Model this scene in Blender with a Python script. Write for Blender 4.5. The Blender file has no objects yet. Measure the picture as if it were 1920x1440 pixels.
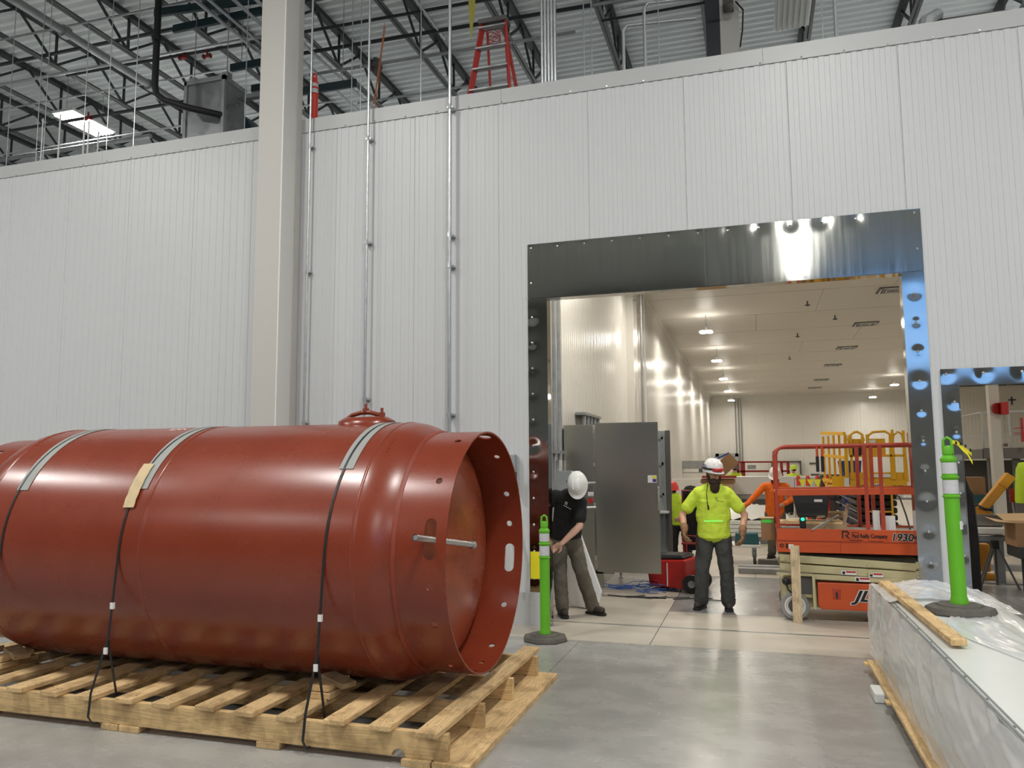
import bpy, bmesh, math, random
from mathutils import Vector, Matrix
random.seed(7)
S = bpy.context.scene
COL = S.collection
PI = math.pi
V = Vector
# ---------------------------------------------------------------- camera, world, light, exposure
CH = 1.8
yaw, pitch, roll = -0.300312, 0.1038985, -0.0057987
fw = V((math.sin(yaw)*math.cos(pitch), math.cos(yaw)*math.cos(pitch), math.sin(pitch)))
rt = V((math.cos(yaw), -math.sin(yaw), 0)); up = rt.cross(fw)
r2 = math.cos(roll)*rt + math.sin(roll)*up; u2 = -math.sin(roll)*rt + math.cos(roll)*up
cam = bpy.data.cameras.new('camera'); co = bpy.data.objects.new('camera', cam); COL.objects.link(co)
cam.sensor_width = 36; cam.lens = 36*1457.6/1920; cam.clip_end = 300
co.matrix_world = Matrix(((r2.x,u2.x,-fw.x,0),(r2.y,u2.y,-fw.y,0),(r2.z,u2.z,-fw.z,CH),(0,0,0,1)))
S.camera = co
w = bpy.data.worlds.new('world'); S.world = w; w.use_nodes = True
w.node_tree.nodes['Background'].inputs[0].default_value = (.95,.97,1,1)
w.node_tree.nodes['Background'].inputs[1].default_value = .36
S.view_settings.view_transform = 'Standard'; S.view_settings.look = 'None'
S.view_settings.gamma = 1; S.view_settings.exposure = 0.05; S.view_settings.use_curve_mapping = False
S.cycles.use_denoising = True; S.cycles.max_bounces = 7; S.cycles.diffuse_bounces = 4
S.cycles.glossy_bounces = 4; S.cycles.transmission_bounces = 5; S.cycles.transparent_max_bounces = 6
S.cycles.sample_clamp_indirect = 6; S.cycles.caustics_reflective = False; S.cycles.caustics_refractive = False
HALL_W, ROOM_W = 395.0, 92.0
HALL_C, ROOM_C = (1,.985,.95), (1,.93,.82)
# ---------------------------------------------------------------- materials
def mat(name, col, rough=.5, metal=0., var=0., vscale=4., bump=0., bscale=40., stretch=(1,1,1), emit=None, es=1., alpha=1., rvar=0., spec=.5, coat=0., space='Object', rr=(.3,.7)):
    m = bpy.data.materials.new(name); m.use_nodes = True
    nt = m.node_tree; b = nt.nodes['Principled BSDF']; L = nt.links
    b.inputs['Base Color'].default_value = (*col,1); b.inputs['Roughness'].default_value = rough
    b.inputs['Metallic'].default_value = metal; b.inputs['Specular IOR Level'].default_value = spec
    b.inputs['Coat Weight'].default_value = coat; b.inputs['Coat Roughness'].default_value = .15
    if emit: b.inputs['Emission Color'].default_value = (*emit,1); b.inputs['Emission Strength'].default_value = es
    if alpha < 1: b.inputs['Alpha'].default_value = alpha
    if var or bump or rvar:
        tc = nt.nodes.new('ShaderNodeTexCoord'); mp = nt.nodes.new('ShaderNodeMapping')
        mp.inputs['Scale'].default_value = stretch
        L.new(tc.outputs[space], mp.inputs[0])
        if var or rvar:
            n = nt.nodes.new('ShaderNodeTexNoise'); n.inputs['Scale'].default_value = vscale; n.inputs['Detail'].default_value = 8; n.inputs['Roughness'].default_value = .6
            L.new(mp.outputs[0], n.inputs[0])
            if var:
                r = nt.nodes.new('ShaderNodeValToRGB')
                r.color_ramp.elements[0].position = rr[0]; r.color_ramp.elements[1].position = rr[1]
                r.color_ramp.elements[0].color = (*[c*(1-var) for c in col],1); r.color_ramp.elements[1].color = (*[min(1,c*(1+var)) for c in col],1)
                L.new(n.outputs[0], r.inputs[0]); L.new(r.outputs[0], b.inputs['Base Color'])
            if rvar:
                q = nt.nodes.new('ShaderNodeMapRange'); q.inputs['From Min'].default_value = .3; q.inputs['From Max'].default_value = .7
                q.inputs['To Min'].default_value = max(.02,rough-rvar); q.inputs['To Max'].default_value = rough+rvar
                L.new(n.outputs[0], q.inputs[0]); L.new(q.outputs[0], b.inputs['Roughness'])
        if bump:
            n2 = nt.nodes.new('ShaderNodeTexNoise'); n2.inputs['Scale'].default_value = bscale; n2.inputs['Detail'].default_value = 4
            L.new(mp.outputs[0], n2.inputs[0])
            bp = nt.nodes.new('ShaderNodeBump'); bp.inputs['Strength'].default_value = bump; bp.inputs['Distance'].default_value = .01
            L.new(n2.outputs[0], bp.inputs['Height']); L.new(bp.outputs[0], b.inputs['Normal'])
    return m
def wood(name, col, axis):
    m = bpy.data.materials.new(name); m.use_nodes = True; nt = m.node_tree; b = nt.nodes['Principled BSDF']; L = nt.links
    b.inputs['Roughness'].default_value = .7
    tc = nt.nodes.new('ShaderNodeTexCoord'); mp = nt.nodes.new('ShaderNodeMapping'); oi = nt.nodes.new('ShaderNodeObjectInfo')
    s = [9,9,9]; s[axis] = .9
    mp.inputs['Scale'].default_value = s; L.new(tc.outputs['Object'], mp.inputs[0])
    mu = nt.nodes.new('ShaderNodeMath'); mu.operation = 'MULTIPLY'; mu.inputs[1].default_value = 37; L.new(oi.outputs['Random'], mu.inputs[0])
    cb = nt.nodes.new('ShaderNodeCombineXYZ'); [L.new(mu.outputs[0], cb.inputs[i]) for i in range(3)]
    L.new(cb.outputs[0], mp.inputs['Location'])
    n = nt.nodes.new('ShaderNodeTexNoise'); n.inputs['Scale'].default_value = 1.3; n.inputs['Detail'].default_value = 2; n.inputs['Distortion'].default_value = 1.2
    L.new(mp.outputs[0], n.inputs[0])
    fr = nt.nodes.new('ShaderNodeMath'); fr.operation = 'MULTIPLY'; fr.inputs[1].default_value = 9; L.new(n.outputs[0], fr.inputs[0])
    f2 = nt.nodes.new('ShaderNodeMath'); f2.operation = 'PINGPONG'; f2.inputs[1].default_value = .5; L.new(fr.outputs[0], f2.inputs[0])
    r = nt.nodes.new('ShaderNodeValToRGB'); e = r.color_ramp.elements
    e[0].position = 0; e[0].color = (*[c*.74 for c in col],1); e[1].position = .35; e[1].color = (*col,1)
    e.new(1).color = (*[min(1,c*1.18) for c in col],1)
    L.new(f2.outputs[0], r.inputs[0])
    n3 = nt.nodes.new('ShaderNodeTexNoise'); n3.inputs['Scale'].default_value = 5; n3.inputs['Detail'].default_value = 6; L.new(tc.outputs['Object'], n3.inputs[0])
    r3 = nt.nodes.new('ShaderNodeValToRGB'); r3.color_ramp.elements[0].position = .36; r3.color_ramp.elements[0].color = (.55,.5,.45,1); r3.color_ramp.elements[1].position = .5; r3.color_ramp.elements[1].color = (1,1,1,1)
    L.new(n3.outputs[0], r3.inputs[0])
    mx = nt.nodes.new('ShaderNodeMix'); mx.data_type = 'RGBA'; mx.blend_type = 'MULTIPLY'; mx.inputs['Factor'].default_value = .7
    L.new(r.outputs[0], mx.inputs['A']); L.new(r3.outputs[0], mx.inputs['B'])
    hs = nt.nodes.new('ShaderNodeHueSaturation'); mr = nt.nodes.new('ShaderNodeMapRange'); mr.inputs['To Min'].default_value = .8; mr.inputs['To Max'].default_value = 1.15
    L.new(oi.outputs['Random'], mr.inputs[0]); L.new(mr.outputs[0], hs.inputs['Value']); L.new(mx.outputs['Result'], hs.inputs['Color'])
    L.new(hs.outputs[0], b.inputs['Base Color'])
    bp = nt.nodes.new('ShaderNodeBump'); bp.inputs['Strength'].default_value = .25; bp.inputs['Distance'].default_value = .004
    L.new(n.outputs[0], bp.inputs['Height']); L.new(bp.outputs[0], b.inputs['Normal'])
    return m
M = {}
def mk(k, *a, **kw): M[k] = mat(k.replace('_',' '), *a, **kw)
mk('concrete', (.345,.34,.32), .27, var=.24, vscale=2.4, rvar=.03, bump=.02, bscale=30, stretch=(.8,1.2,1), rr=(.18,.82))
mk('concrete_light', (.50,.455,.385), .42, var=.14, vscale=1.6, rvar=.08, bump=.03, bscale=30, stretch=(.6,1.5,1))
mk('concrete_mid', (.27,.275,.275), .26, var=.16, vscale=1.8, rvar=.03, rr=(.2,.8))
mk('seam', (.09,.09,.085), .8)
mk('panel_grey', (.655,.667,.672), .38, bump=.06, bscale=160, spec=.4)
mk('panel_cream', (.74,.725,.68), .27, bump=.05, bscale=60, stretch=(1,1,.4))
mk('trim_grey', (.52,.53,.53), .4)
mk('ceiling_cream', (.66,.63,.57), .42)
mk('deck', (.86,.89,.89), .5, var=.04, vscale=1)
mk('joist', (.035,.037,.042), .55)
mk('joist_lit', (.12,.125,.125), .45)  # same steel, coloured lighter for bottom chords lit from below
mk('teal_steel', (.012,.035,.04), .5)
mk('galv', (.55,.57,.58), .32, metal=.85, var=.12, vscale=8)
mk('galv_dull', (.36,.37,.37), .45, metal=.6, var=.15, vscale=6)
mk('column_paint', (.60,.58,.54), .5, bump=.05, bscale=20)
mk('column_bright', (.80,.79,.75), .4)
mk('stainless', (.50,.50,.47), .07, metal=1, rvar=.02)
mk('stainless_header', (.42,.42,.385), .09, metal=1, rvar=.02, var=.05, vscale=3, stretch=(8,8,.3))
mk('stainless_brushed', (.40,.40,.37), .30, metal=1, var=.04, vscale=1.2)
mk('screw', (.8,.8,.78), .2, metal=1)
mk('primer', (.225,.036,.014), .27, spec=.6, var=.10, vscale=1.6, bump=.012, bscale=70, rvar=.03)
mk('primer_dark', (.25,.04,.018), .45, var=.15, vscale=3)
mk('primer_head', (.30,.06,.024), .30, var=.28, vscale=2.2, rvar=.08)
mk('chalk', (.8,.7,.66), .9)
mk('olive_yellow', (.34,.31,.05), .7)
mk('black', (.012,.012,.013), .5)
mk('rubber', (.10,.092,.078), .75, var=.2, vscale=9)
mk('dark_plastic', (.03,.032,.034), .45)
mk('pad_grey', (.33,.34,.32), .6)
mk('kraft', (.62,.48,.28), .75, var=.12, vscale=20)
mk('cardboard', (.33,.19,.095), .85, var=.06, vscale=6)
mk('cardboard_light', (.55,.38,.22), .85)
mk('buckle', (.8,.8,.8), .4)
mk('lime', (.13,.47,.02), .42)
mk('reflective', (.62,.62,.64), .35, var=.08, vscale=30)
mk('orange_red', (.72,.05,.03), .45)
mk('lift_orange', (.58,.090,.024), .38, var=.08, vscale=3)
mk('rail_red', (.42,.055,.028), .38, var=.08, vscale=3)
mk('lift_tan', (.55,.50,.29), .45, var=.12, vscale=4)
mk('lift_yellow', (.78,.42,.015), .42, var=.06, vscale=4)
mk('crane_yellow', (.72,.33,.035), .45, var=.1, vscale=4)
mk('white', (.8,.8,.78), .4)
mk('white_gloss', (.82,.82,.80), .22)
mk('tyre_grey', (.30,.30,.29), .6)
mk('red_plastic', (.48,.02,.018), .4)
mk('far_red', (.30,.02,.018), .45)
mk('ladder_red', (.42,.035,.028), .45)
mk('teal_plastic', (.02,.10,.12), .5)
mk('blue', (.02,.07,.45), .5)
mk('navy', (.02,.04,.15), .5)
mk('green_tape', (.10,.75,.08), .5)
mk('yellow', (.85,.75,.02), .5)
mk('flag_yellow', (.85,.85,.05), .5)
mk('hivis', (.52,.74,.035), .75, bump=.1, bscale=30)
mk('hivis_lime', (.60,.78,.06), .8, bump=.25, bscale=14)
mk('orange_cloth', (.88,.16,.012), .8, bump=.25, bscale=14)
mk('black_cloth', (.010,.010,.011), .85, bump=.25, bscale=14)
mk('grey_cloth', (.050,.052,.050), .85, var=.25, vscale=7, bump=.3, bscale=12)
mk('olive_cloth', (.12,.105,.08), .85, var=.2, vscale=7, bump=.3, bscale=12)
mk('skin', (.58,.31,.21), .5, var=.08, vscale=14)
mk('skin_pale', (.70,.41,.30), .5, var=.08, vscale=14)
mk('hair', (.035,.016,.010), .8, bump=.8, bscale=60)
mk('leather', (.045,.035,.028), .7, var=.3, vscale=20)
mk('glove', (.26,.14,.07), .85, var=.3, vscale=20)
mk('helmet_white', (.82,.82,.80), .25)
mk('helmet_lime', (.55,.75,.05), .35)
mk('lip', (.45,.16,.13), .6)
mk('eye', (.03,.02,.02), .3)
mk('stainless_steel_grey', (.30,.32,.33), .4, metal=.5)
mk('cabinet_grey', (.33,.36,.37), .5)
mk('unit_grey', (.36,.37,.38), .30, metal=.85, rvar=.08, var=.1, vscale=3)
mk('unit_blue', (.02,.05,.07), .5)
mk('steel_dark', (.10,.095,.09), .5)
mk('copper_wire', (.35,.10,.03), .5)
mk('blue_wire', (.03,.12,.5), .5)
mk('foam_white', (.75,.76,.74), .6, bump=.2, bscale=30)
mk('panel_white', (.72,.74,.71), .30, var=.03, vscale=2)
mk('lamp_glow', (1,1,1), .5, emit=(1,.97,.9), es=14)
mk('room_lamp_glow', (1,1,1), .5, emit=(1,.95,.86), es=16)
mk('tube_off', (.62,.62,.58), .35)
mk('green_led', (.02,.5,.3), .4, emit=(.02,1,.5), es=1.2)
mk('laser_green', (.1,1,.2), .4, emit=(.1,1,.2), es=1.3)
mk('daylight_pane', (.3,.5,.9), .3, emit=(.25,.52,1.0), es=1.35)
mk('hall_wall', (.22,.22,.215), .7)
mk('gel_purple', (.10,.04,.3), .4)
M['wood_x'] = wood('pine along x', (.72,.50,.24), 0)
M['wood_y'] = wood('pine along y', (.70,.485,.24), 1)
M['wood_z'] = wood('pine upright', (.70,.55,.35), 2)
M['wood_dark'] = wood('weathered pine', (.42,.30,.17), 1)
def film():
    m = bpy.data.materials.new('plastic film'); m.use_nodes = True; nt = m.node_tree; L = nt.links
    b = nt.nodes['Principled BSDF']; b.inputs['Base Color'].default_value = (.86,.87,.86,1); b.inputs['Roughness'].default_value = .16
    b.inputs['Specular IOR Level'].default_value = .7
    tr = nt.nodes.new('ShaderNodeBsdfTransparent'); mx = nt.nodes.new('ShaderNodeMixShader')
    tc = nt.nodes.new('ShaderNodeTexCoord'); n = nt.nodes.new('ShaderNodeTexNoise'); n.inputs['Scale'].default_value = 1.2; n.inputs['Detail'].default_value = 3
    mp = nt.nodes.new('ShaderNodeMapping'); mp.inputs['Scale'].default_value = (1.5,.5,1.6); mp.inputs['Rotation'].default_value = (.55,0,0)
    L.new(tc.outputs['Object'], mp.inputs[0]); L.new(mp.outputs[0], n.inputs[0])
    q = nt.nodes.new('ShaderNodeMapRange'); q.inputs['From Min'].default_value = .35; q.inputs['From Max'].default_value = .65; q.inputs['To Min'].default_value = .66; q.inputs['To Max'].default_value = .86
    L.new(n.outputs[0], q.inputs[0]); L.new(q.outputs[0], mx.inputs[0]); L.new(tr.outputs[0], mx.inputs[1]); L.new(b.outputs[0], mx.inputs[2])
    n2 = nt.nodes.new('ShaderNodeTexNoise'); n2.inputs['Scale'].default_value = 5; n2.inputs['Detail'].default_value = 1.5; n2.inputs['Distortion'].default_value = 1.0
    L.new(mp.outputs[0], n2.inputs[0]); bp = nt.nodes.new('ShaderNodeBump'); bp.inputs['Strength'].default_value = .55; bp.inputs['Distance'].default_value = .02
    L.new(n2.outputs[0], bp.inputs['Height']); L.new(bp.outputs[0], b.inputs['Normal'])
    L.new(mx.outputs[0], nt.nodes['Material Output'].inputs[0]); return m
M['film'] = film()
# ---------------------------------------------------------------- mesh helpers
def wloc(p):
    v = V((0,0,0))
    while p: v += p.location; p = p.parent
    return v
class G:
    """collects faces for ONE mesh object"""
    def __init__(s): s.v = []; s.f = []
    def add(s, vs, fs):
        n = len(s.v); s.v += [V(p) for p in vs]; s.f += [tuple(i+n for i in f) for f in fs]; return s
    def box(s, a, b, c, d, e, f):
        return s.add([(a,c,e),(b,c,e),(b,d,e),(a,d,e),(a,c,f),(b,c,f),(b,d,f),(a,d,f)], [(0,3,2,1),(4,5,6,7),(0,1,5,4),(1,2,6,5),(2,3,7,6),(3,0,4,7)])
    def bar(s, p, q, w_, h_, upv=(0,0,1)):
        p, q = V(p), V(q); d = (q-p).normalized(); u = V(upv)
        if abs(d.dot(u)) > .98: u = V((0,1,0))
        x = d.cross(u).normalized()*w_/2; z = d.cross(x).normalized()*h_/2
        return s.add([p-x-z,p+x-z,p+x+z,p-x+z,q-x-z,q+x-z,q+x+z,q-x+z], [(0,3,2,1),(4,5,6,7),(0,1,5,4),(1,2,6,5),(2,3,7,6),(3,0,4,7)])
    def tube(s, pts, r, n=8, caps=True, rs=None):
        pts = [V(p) for p in pts]; rings = []; N = len(pts); prev = None
        for i, p in enumerate(pts):
            d = ((pts[min(i+1,N-1)]-p).normalized() + (p-pts[max(i-1,0)]).normalized()).normalized()
            if d.length < .1: d = (pts[-1]-pts[0]).normalized()
            u = prev if prev is not None else (V((0,0,1)) if abs(d.z) < .9 else V((1,0,0)))
            x = d.cross(u).normalized(); y = x.cross(d).normalized(); prev = y
            rr = rs[i] if rs else r
            rings.append([p + x*math.cos(2*PI*k/n)*rr + y*math.sin(2*PI*k/n)*rr for k in range(n)])
        vs = [q for rg in rings for q in rg]; fs = []
        for i in range(N-1):
            for k in range(n):
                fs.append((i*n+k, i*n+(k+1)%n, (i+1)*n+(k+1)%n, (i+1)*n+k))
        if caps: fs += [tuple(range(n))[::-1], tuple((N-1)*n+k for k in range(n))]
        return s.add(vs, fs)
    def lathe(s, prof, o=(0,0,0), ax='z', n=24, a0=0, a1=2*PI):
        """prof = [(r, h)]"""
        o = V(o); full = abs(a1-a0-2*PI) < 1e-6; m = n if full else n+1; vs = []
        for r, h in prof:
            for k in range(m):
                t = a0+(a1-a0)*k/n; c, q = r*math.cos(t), r*math.sin(t)
                vs.append(o + (V((c,q,h)) if ax == 'z' else V((h,c,q)) if ax == 'x' else V((q,h,c))))
        fs = []
        for i in range(len(prof)-1):
            for k in range(n): fs.append((i*m+k, i*m+(k+1)%m, (i+1)*m+(k+1)%m, (i+1)*m+k))
        return s.add(vs, fs)
    def disc(s, o, r, d, t, n=16):
        d = V(d).normalized(); return s.tube([V(o)-d*t/2, V(o)+d*t/2], r, n)
    def ell(s, c, r, n=12, m=8, R=None):
        c = V(c); vs = []; fs = []
        for i in range(m+1):
            ph = PI*i/m
            for k in range(n):
                t = 2*PI*k/n; p = V((r[0]*math.sin(ph)*math.cos(t), r[1]*math.sin(ph)*math.sin(t), r[2]*math.cos(ph)))
                vs.append(c + (R @ p if R else p))
        for i in range(m):
            for k in range(n): fs.append((i*n+k, (i+1)*n+k, (i+1)*n+(k+1)%n, i*n+(k+1)%n))
        return s.add(vs, fs)
    def prism(s, poly, fn, t0, t1):
        """poly 2D points, fn(u, v, t) -> 3D"""
        n = len(poly); vs = [fn(u,v_,t0) for u,v_ in poly]+[fn(u,v_,t1) for u,v_ in poly]
        return s.add(vs, [tuple(range(n))[::-1], tuple(range(n,2*n))]+[(i,(i+1)%n,n+(i+1)%n,n+i) for i in range(n)])
    def mesh(s, name, off=V((0,0,0))):
        me = bpy.data.meshes.new(name); me.from_pydata([v-off for v in s.v], [], s.f)
        bm = bmesh.new(); bm.from_mesh(me); bmesh.ops.remove_doubles(bm, verts=bm.verts, dist=1e-5); bmesh.ops.recalc_face_normals(bm, faces=bm.faces); bm.to_mesh(me); bm.free()
        return me
    def build(s, name, m, parent=None, smooth=None, bevel=0, label=None, local=False, kind=None):
        off = V((0,0,0)) if (local or not parent) else wloc(parent)
        me = s.mesh(name, off); me.materials.append(M[m] if isinstance(m,str) else m)
        o = bpy.data.objects.new(name, me); COL.objects.link(o)
        if parent: o.parent = parent
        if smooth is not None:
            bm = bmesh.new(); bm.from_mesh(me)
            for f in bm.faces: f.smooth = True
            for e in bm.edges:
                if len(e.link_faces) == 2 and e.calc_face_angle(0) > math.radians(smooth): e.smooth = False
            bm.to_mesh(me); bm.free()
        if bevel:
            b = o.modifiers.new('bevel','BEVEL'); b.width = bevel; b.segments = 2; b.limit_method = 'ANGLE'
        if label: o['label'] = label
        if kind: o['kind'] = kind
        return o
def bx(*a): return G().box(*a)
def thing(name, label, cat, loc=(0,0,0), group=None):
    o = bpy.data.objects.new(name, None); o.empty_display_size = .1; COL.objects.link(o); o.location = loc
    o['label'] = label; o['category'] = cat
    if group: o['group'] = group
    return o
def tag(o, label, cat, group=None):
    o['label'] = label; o['category'] = cat
    if group: o['group'] = group
    return o
def structure(o): o['kind'] = 'structure'; return o
def sroot(name, loc=(0,0,0)):
    o = bpy.data.objects.new(name, None); COL.objects.link(o); o.location = loc; o['kind'] = 'structure'; return o
def inst(me, name, parent, loc=(0,0,0), rot=None):
    o = bpy.data.objects.new(name, me); COL.objects.link(o); o.parent = parent; o.location = loc
    if rot: o.rotation_euler = rot
    return o
def dup(root, loc, label=None, rotz=None, group=None):
    def cp(o, par):
        c = o.copy(); COL.objects.link(c); c.parent = par
        for ch in list(o.children): cp(ch, c)
        return c
    r = cp(root, None); r.location = loc
    if label: r['label'] = label
    if rotz is not None: r.rotation_euler = (0,0,rotz)
    if group: r['group'] = group
    return r
def text(body, size, m, parent, P, right, upv, ext=.002, shear=0., offset=0., name='lettering', align='LEFT', sx=1.):
    """lettering lying on a surface: P = lower-left corner (world)"""
    c = bpy.data.curves.new(name, 'FONT'); c.body = body; c.size = size; c.extrude = ext; c.shear = shear; c.offset = offset; c.align_x = align
    o = bpy.data.objects.new(name, c); COL.objects.link(o); c.materials.append(M[m])
    x = V(right).normalized(); y = V(upv).normalized(); z = x.cross(y)
    P = V(P) - (wloc(parent) if parent else V((0,0,0)))
    bpy.context.view_layer.update(); me = bpy.data.meshes.new_from_object(o.evaluated_get(bpy.context.evaluated_depsgraph_get())); bpy.data.objects.remove(o); o = bpy.data.objects.new(name, me); COL.objects.link(o)
    o.matrix_world = Matrix(((x.x*sx,y.x,z.x,P.x),(x.y*sx,y.y,z.y,P.y),(x.z*sx,y.z,z.z,P.z),(0,0,0,1)))
    if parent: o.parent = parent
    return o
# ---------------------------------------------------------------- the hall: floor, walls, roof
YW = 8.67
fl = sroot('floor')
bx(-30,26,-22,60,-.30,-.015).build('subfloor','seam',fl)
XB = [-30,-13.8,-7.8,-1.78,4.3,10.3,26]; YB = [-22,-10,-4,2.2,8.07]
def slab(x0,x1,y0,y1,m,g=.004): bx(x0+g,x1-g,y0+g,y1-g,-.1,0).build('concrete_slab',m,fl,local=True)
for i in range(6):
    for j in range(4): slab(XB[i],XB[i+1],YB[j],YB[j+1],'concrete', .0025)
# bare concrete in the doorway, sealed grey slab beyond it, bare slabs through the room
for x0,x1 in ((-4,-1.07),(-1.07,3.1),(3.1,9)): slab(x0,x1,8.07,8.95,'concrete_light')
for x0,x1 in ((-4,-1.07),(-1.07,3.1),(3.1,9)): slab(x0,x1,9.0,9.92,'concrete_light')
slab(-4,-1.07,9.92,11.4,'concrete_light'); slab(-1.07,3.1,9.92,13.2,'concrete_mid'); slab(3.1,9,9.92,13.2,'concrete_mid'); slab(-4,-1.07,11.4,13.2,'concrete_mid')
yy = [13.2,16.4,19.6,22.8,29,36,44,52]
for j in range(len(yy)-1):
    for x0,x1 in ((-4,-.05),(-.05,3.1),(3.1,6.5),(6.5,12),(12,22)): slab(x0,x1,yy[j],yy[j+1],'concrete_light')
bx(-1.75,3.6,8.955,8.995,-.06,.002).build('floor_trench_cover','galv_dull',fl,local=True)
PITCH = 1.11
def ribbed(w_, h_, t=.1, ribs=10, dep=.0055, flip=1):
    """panel in local x (width) and z, front face looking to -y"""
    g = G(); p = []; e = .0014; p.append((e,.003)); p.append((e+.006,0)); st = (w_-2*e-.012)/ribs; x = e+.006
    for i in range(ribs):
        p += [(x+st*.46,0),(x+st*.50,dep),(x+st*.93,dep),(x+st*.97,0)]; x += st
    p += [(w_-e-.006,0),(w_-e,.003)]
    n = len(p); vs = [(a,b,0) for a,b in p]+[(a,b,h_) for a,b in p]+[(e,t,0),(w_-e,t,0),(e,t,h_),(w_-e,t,h_)]
    fs = [(i,i+1,n+i+1,n+i) for i in range(n-1)] + [(2*n,2*n+2,2*n+3,2*n+1),(0,n,2*n+2,2*n),(n-1,2*n+1,2*n+3,2*n-1)]
    fs += [tuple(range(n))+(2*n+1,2*n), tuple(range(n,2*n))+(2*n+3,2*n+2)]
    return g.add(vs, fs)
cache = {}
def panel(parent, kind, m, loc, w_, h_, rotz=0, ribs=10):
    k = (round(w_,3), round(h_,3), m, ribs)
    if k not in cache:
        me = ribbed(w_,h_,ribs=ribs).mesh(kind); me.materials.append(M[m]); cache[k] = me
    return inst(cache[k], kind, parent, loc, (0,0,rotz))
wf = sroot('wall_front')
wf.location = (0,0,0)
DO = [(-2.25,1.51,3.75),(1.97,5.9,2.57)]          # the two openings
x = -.62 - PITCH*13
while x < 9:
    a, b = x, x+PITCH; hit = [d for d in DO if a < d[1]-1e-3 and b > d[0]+1e-3]
    zt = max([d[2] for d in hit], default=0)
    panel(wf, 'wall_panel', 'panel_grey', (a,YW,zt), b-a, 6.24-zt)
    if hit:                                    # the strips left standing beside an opening
        cuts = [a] + sorted(c for d in hit for c in d[:2] if a < c < b) + [b]
        for p, q in zip(cuts[:-1], cuts[1:]):
            mid = (p+q)/2; z0 = max([d[2] for d in hit if d[0] < mid < d[1]], default=0)
            if z0 < zt and q-p > .01: panel(wf, 'wall_panel', 'panel_grey', (p,YW,z0), q-p, zt-z0, ribs=max(1,round(10*(q-p)/PITCH)))
    x = b
# grey kerb strip along the wall base
structure(bx(-15,-2.48,YW-.012,YW-.002,0,.36).build('baseboard_left','trim_grey'))
# capping trim with its fixing screws
tr = sroot('trim_1')
for i in range(8):
    a = -15+3.05*i; b = min(a+3.047,9)
    G().box(a,b,YW-.012,YW-.002,6.2,6.375).box(a,b,YW-.012,YW+.16,6.375,6.385).build('trim_strip','trim_grey',tr)
scr = G().ell((0,0,0),(.012,.008,.012),8,5).mesh('screw'); scr.materials.append(M['screw'])
for k in range(50):
    sx = -14.4+.43*k
    if -11.6 < sx < 4.6: inst(scr,'screw',tr,(sx,YW-.012,6.215))
# roof of the inner room, seen from below only in the room
# steel deck: corrugations run along x
g = G(); prof = []; yv = -22.0
while yv < 62: prof += [(yv,10.74),(yv+.085,10.74),(yv+.11,10.815),(yv+.185,10.815)]; yv += .21
n = len(prof)
g.add([(-42,a,b) for a,b in prof]+[(30,a,b) for a,b in prof], [(i,n+i,n+i+1,i+1) for i in range(n-1)])
structure(g.build('ceiling','deck'))
# far and side walls of the hall
structure(bx(-42,30,62,62.2,0,10.9).build('wall_far','hall_wall'))
wb = structure(G().box(-42,3.6,-22.2,-22,0,10.9).box(11.5,30,-22.2,-22,0,10.9).box(3.6,11.5,-22.2,-22,0,5.9).box(3.6,11.5,-22.2,-22,10.3,10.9).build('wall_back','hall_wall'))
win = structure(bx(3.6,11.5,-22.14,-22.10,5.9,10.3).build('window_1','daylight_pane'))
# ---------------------------------------------------------------- roof joists
def joist(x, y0, y1, label):
    t = thing('roof_joist', label, 'joist', (x,y0,9.95), 'open web roof joists')
    if not joist.me:
        Ln = y1-y0
        a = G().box(-.065,-.010,0,Ln,.0,.012).box(-.022,-.010,0,Ln,.012,.065).box(.010,.065,0,Ln,0,.012).box(.010,.022,0,Ln,.012,.065)
        b = G().box(-.07,.07,0,Ln,.70,.79)
        joist.me['bottom_chord'] = a.mesh('bottom_chord'); joist.me['top_chord'] = b.mesh('top_chord')
        joist.me['bottom_chord'].materials.append(M['joist_lit']); joist.me['top_chord'].materials.append(M['joist'])
        w1 = G().bar((0,0,.03),(0,.9,.74),.045,.045); w2 = G().bar((0,.9,.74),(0,1.8,.03),.04,.04); w3 = G().bar((0,.0,.03),(0,.0,.74),.04,.04)
        for nm, q in (('web_rod',w1),('web_brace',w2),('web_post',w3)):
            joist.me[nm] = q.mesh(nm); joist.me[nm].materials.append(M['joist'])
    inst(joist.me['bottom_chord'],'bottom_chord',t); inst(joist.me['top_chord'],'top_chord',t)
    k = 0
    while k*1.8 < y1-y0-1.8:
        Y = k*1.8
        for nm in ('web_rod','web_brace','web_post'): inst(joist.me[nm],nm,t,(0,Y,0))
        k += 1
joist.me = {}
nth = ['','second','third','fourth','fifth','sixth','seventh','eighth','ninth','tenth','eleventh','twelfth','thirteenth','fourteenth','fifteenth','sixteenth']
jx = [-.56-1.828*i for i in range(-3,12)]
for i, xx in enumerate(jx):
    joist(xx, 4.5, 49.5, 'dark open web steel joist under the roof deck, %s from the right of the row' % (nth[i] if i else 'first'))
# cross bracing angles between joists
for i,(yy_,zz) in enumerate(((11.4,10.02),(16.5,10.02),(22.5,10.02),(29,10.02))):
    tag(bx(-25,5,yy_,yy_+.05,zz,zz+.05).build('bridging_angle','joist'), 'thin dark bridging angle crossing the roof joists, %s from the front' % (nth[i] or 'first'), 'brace')
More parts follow.
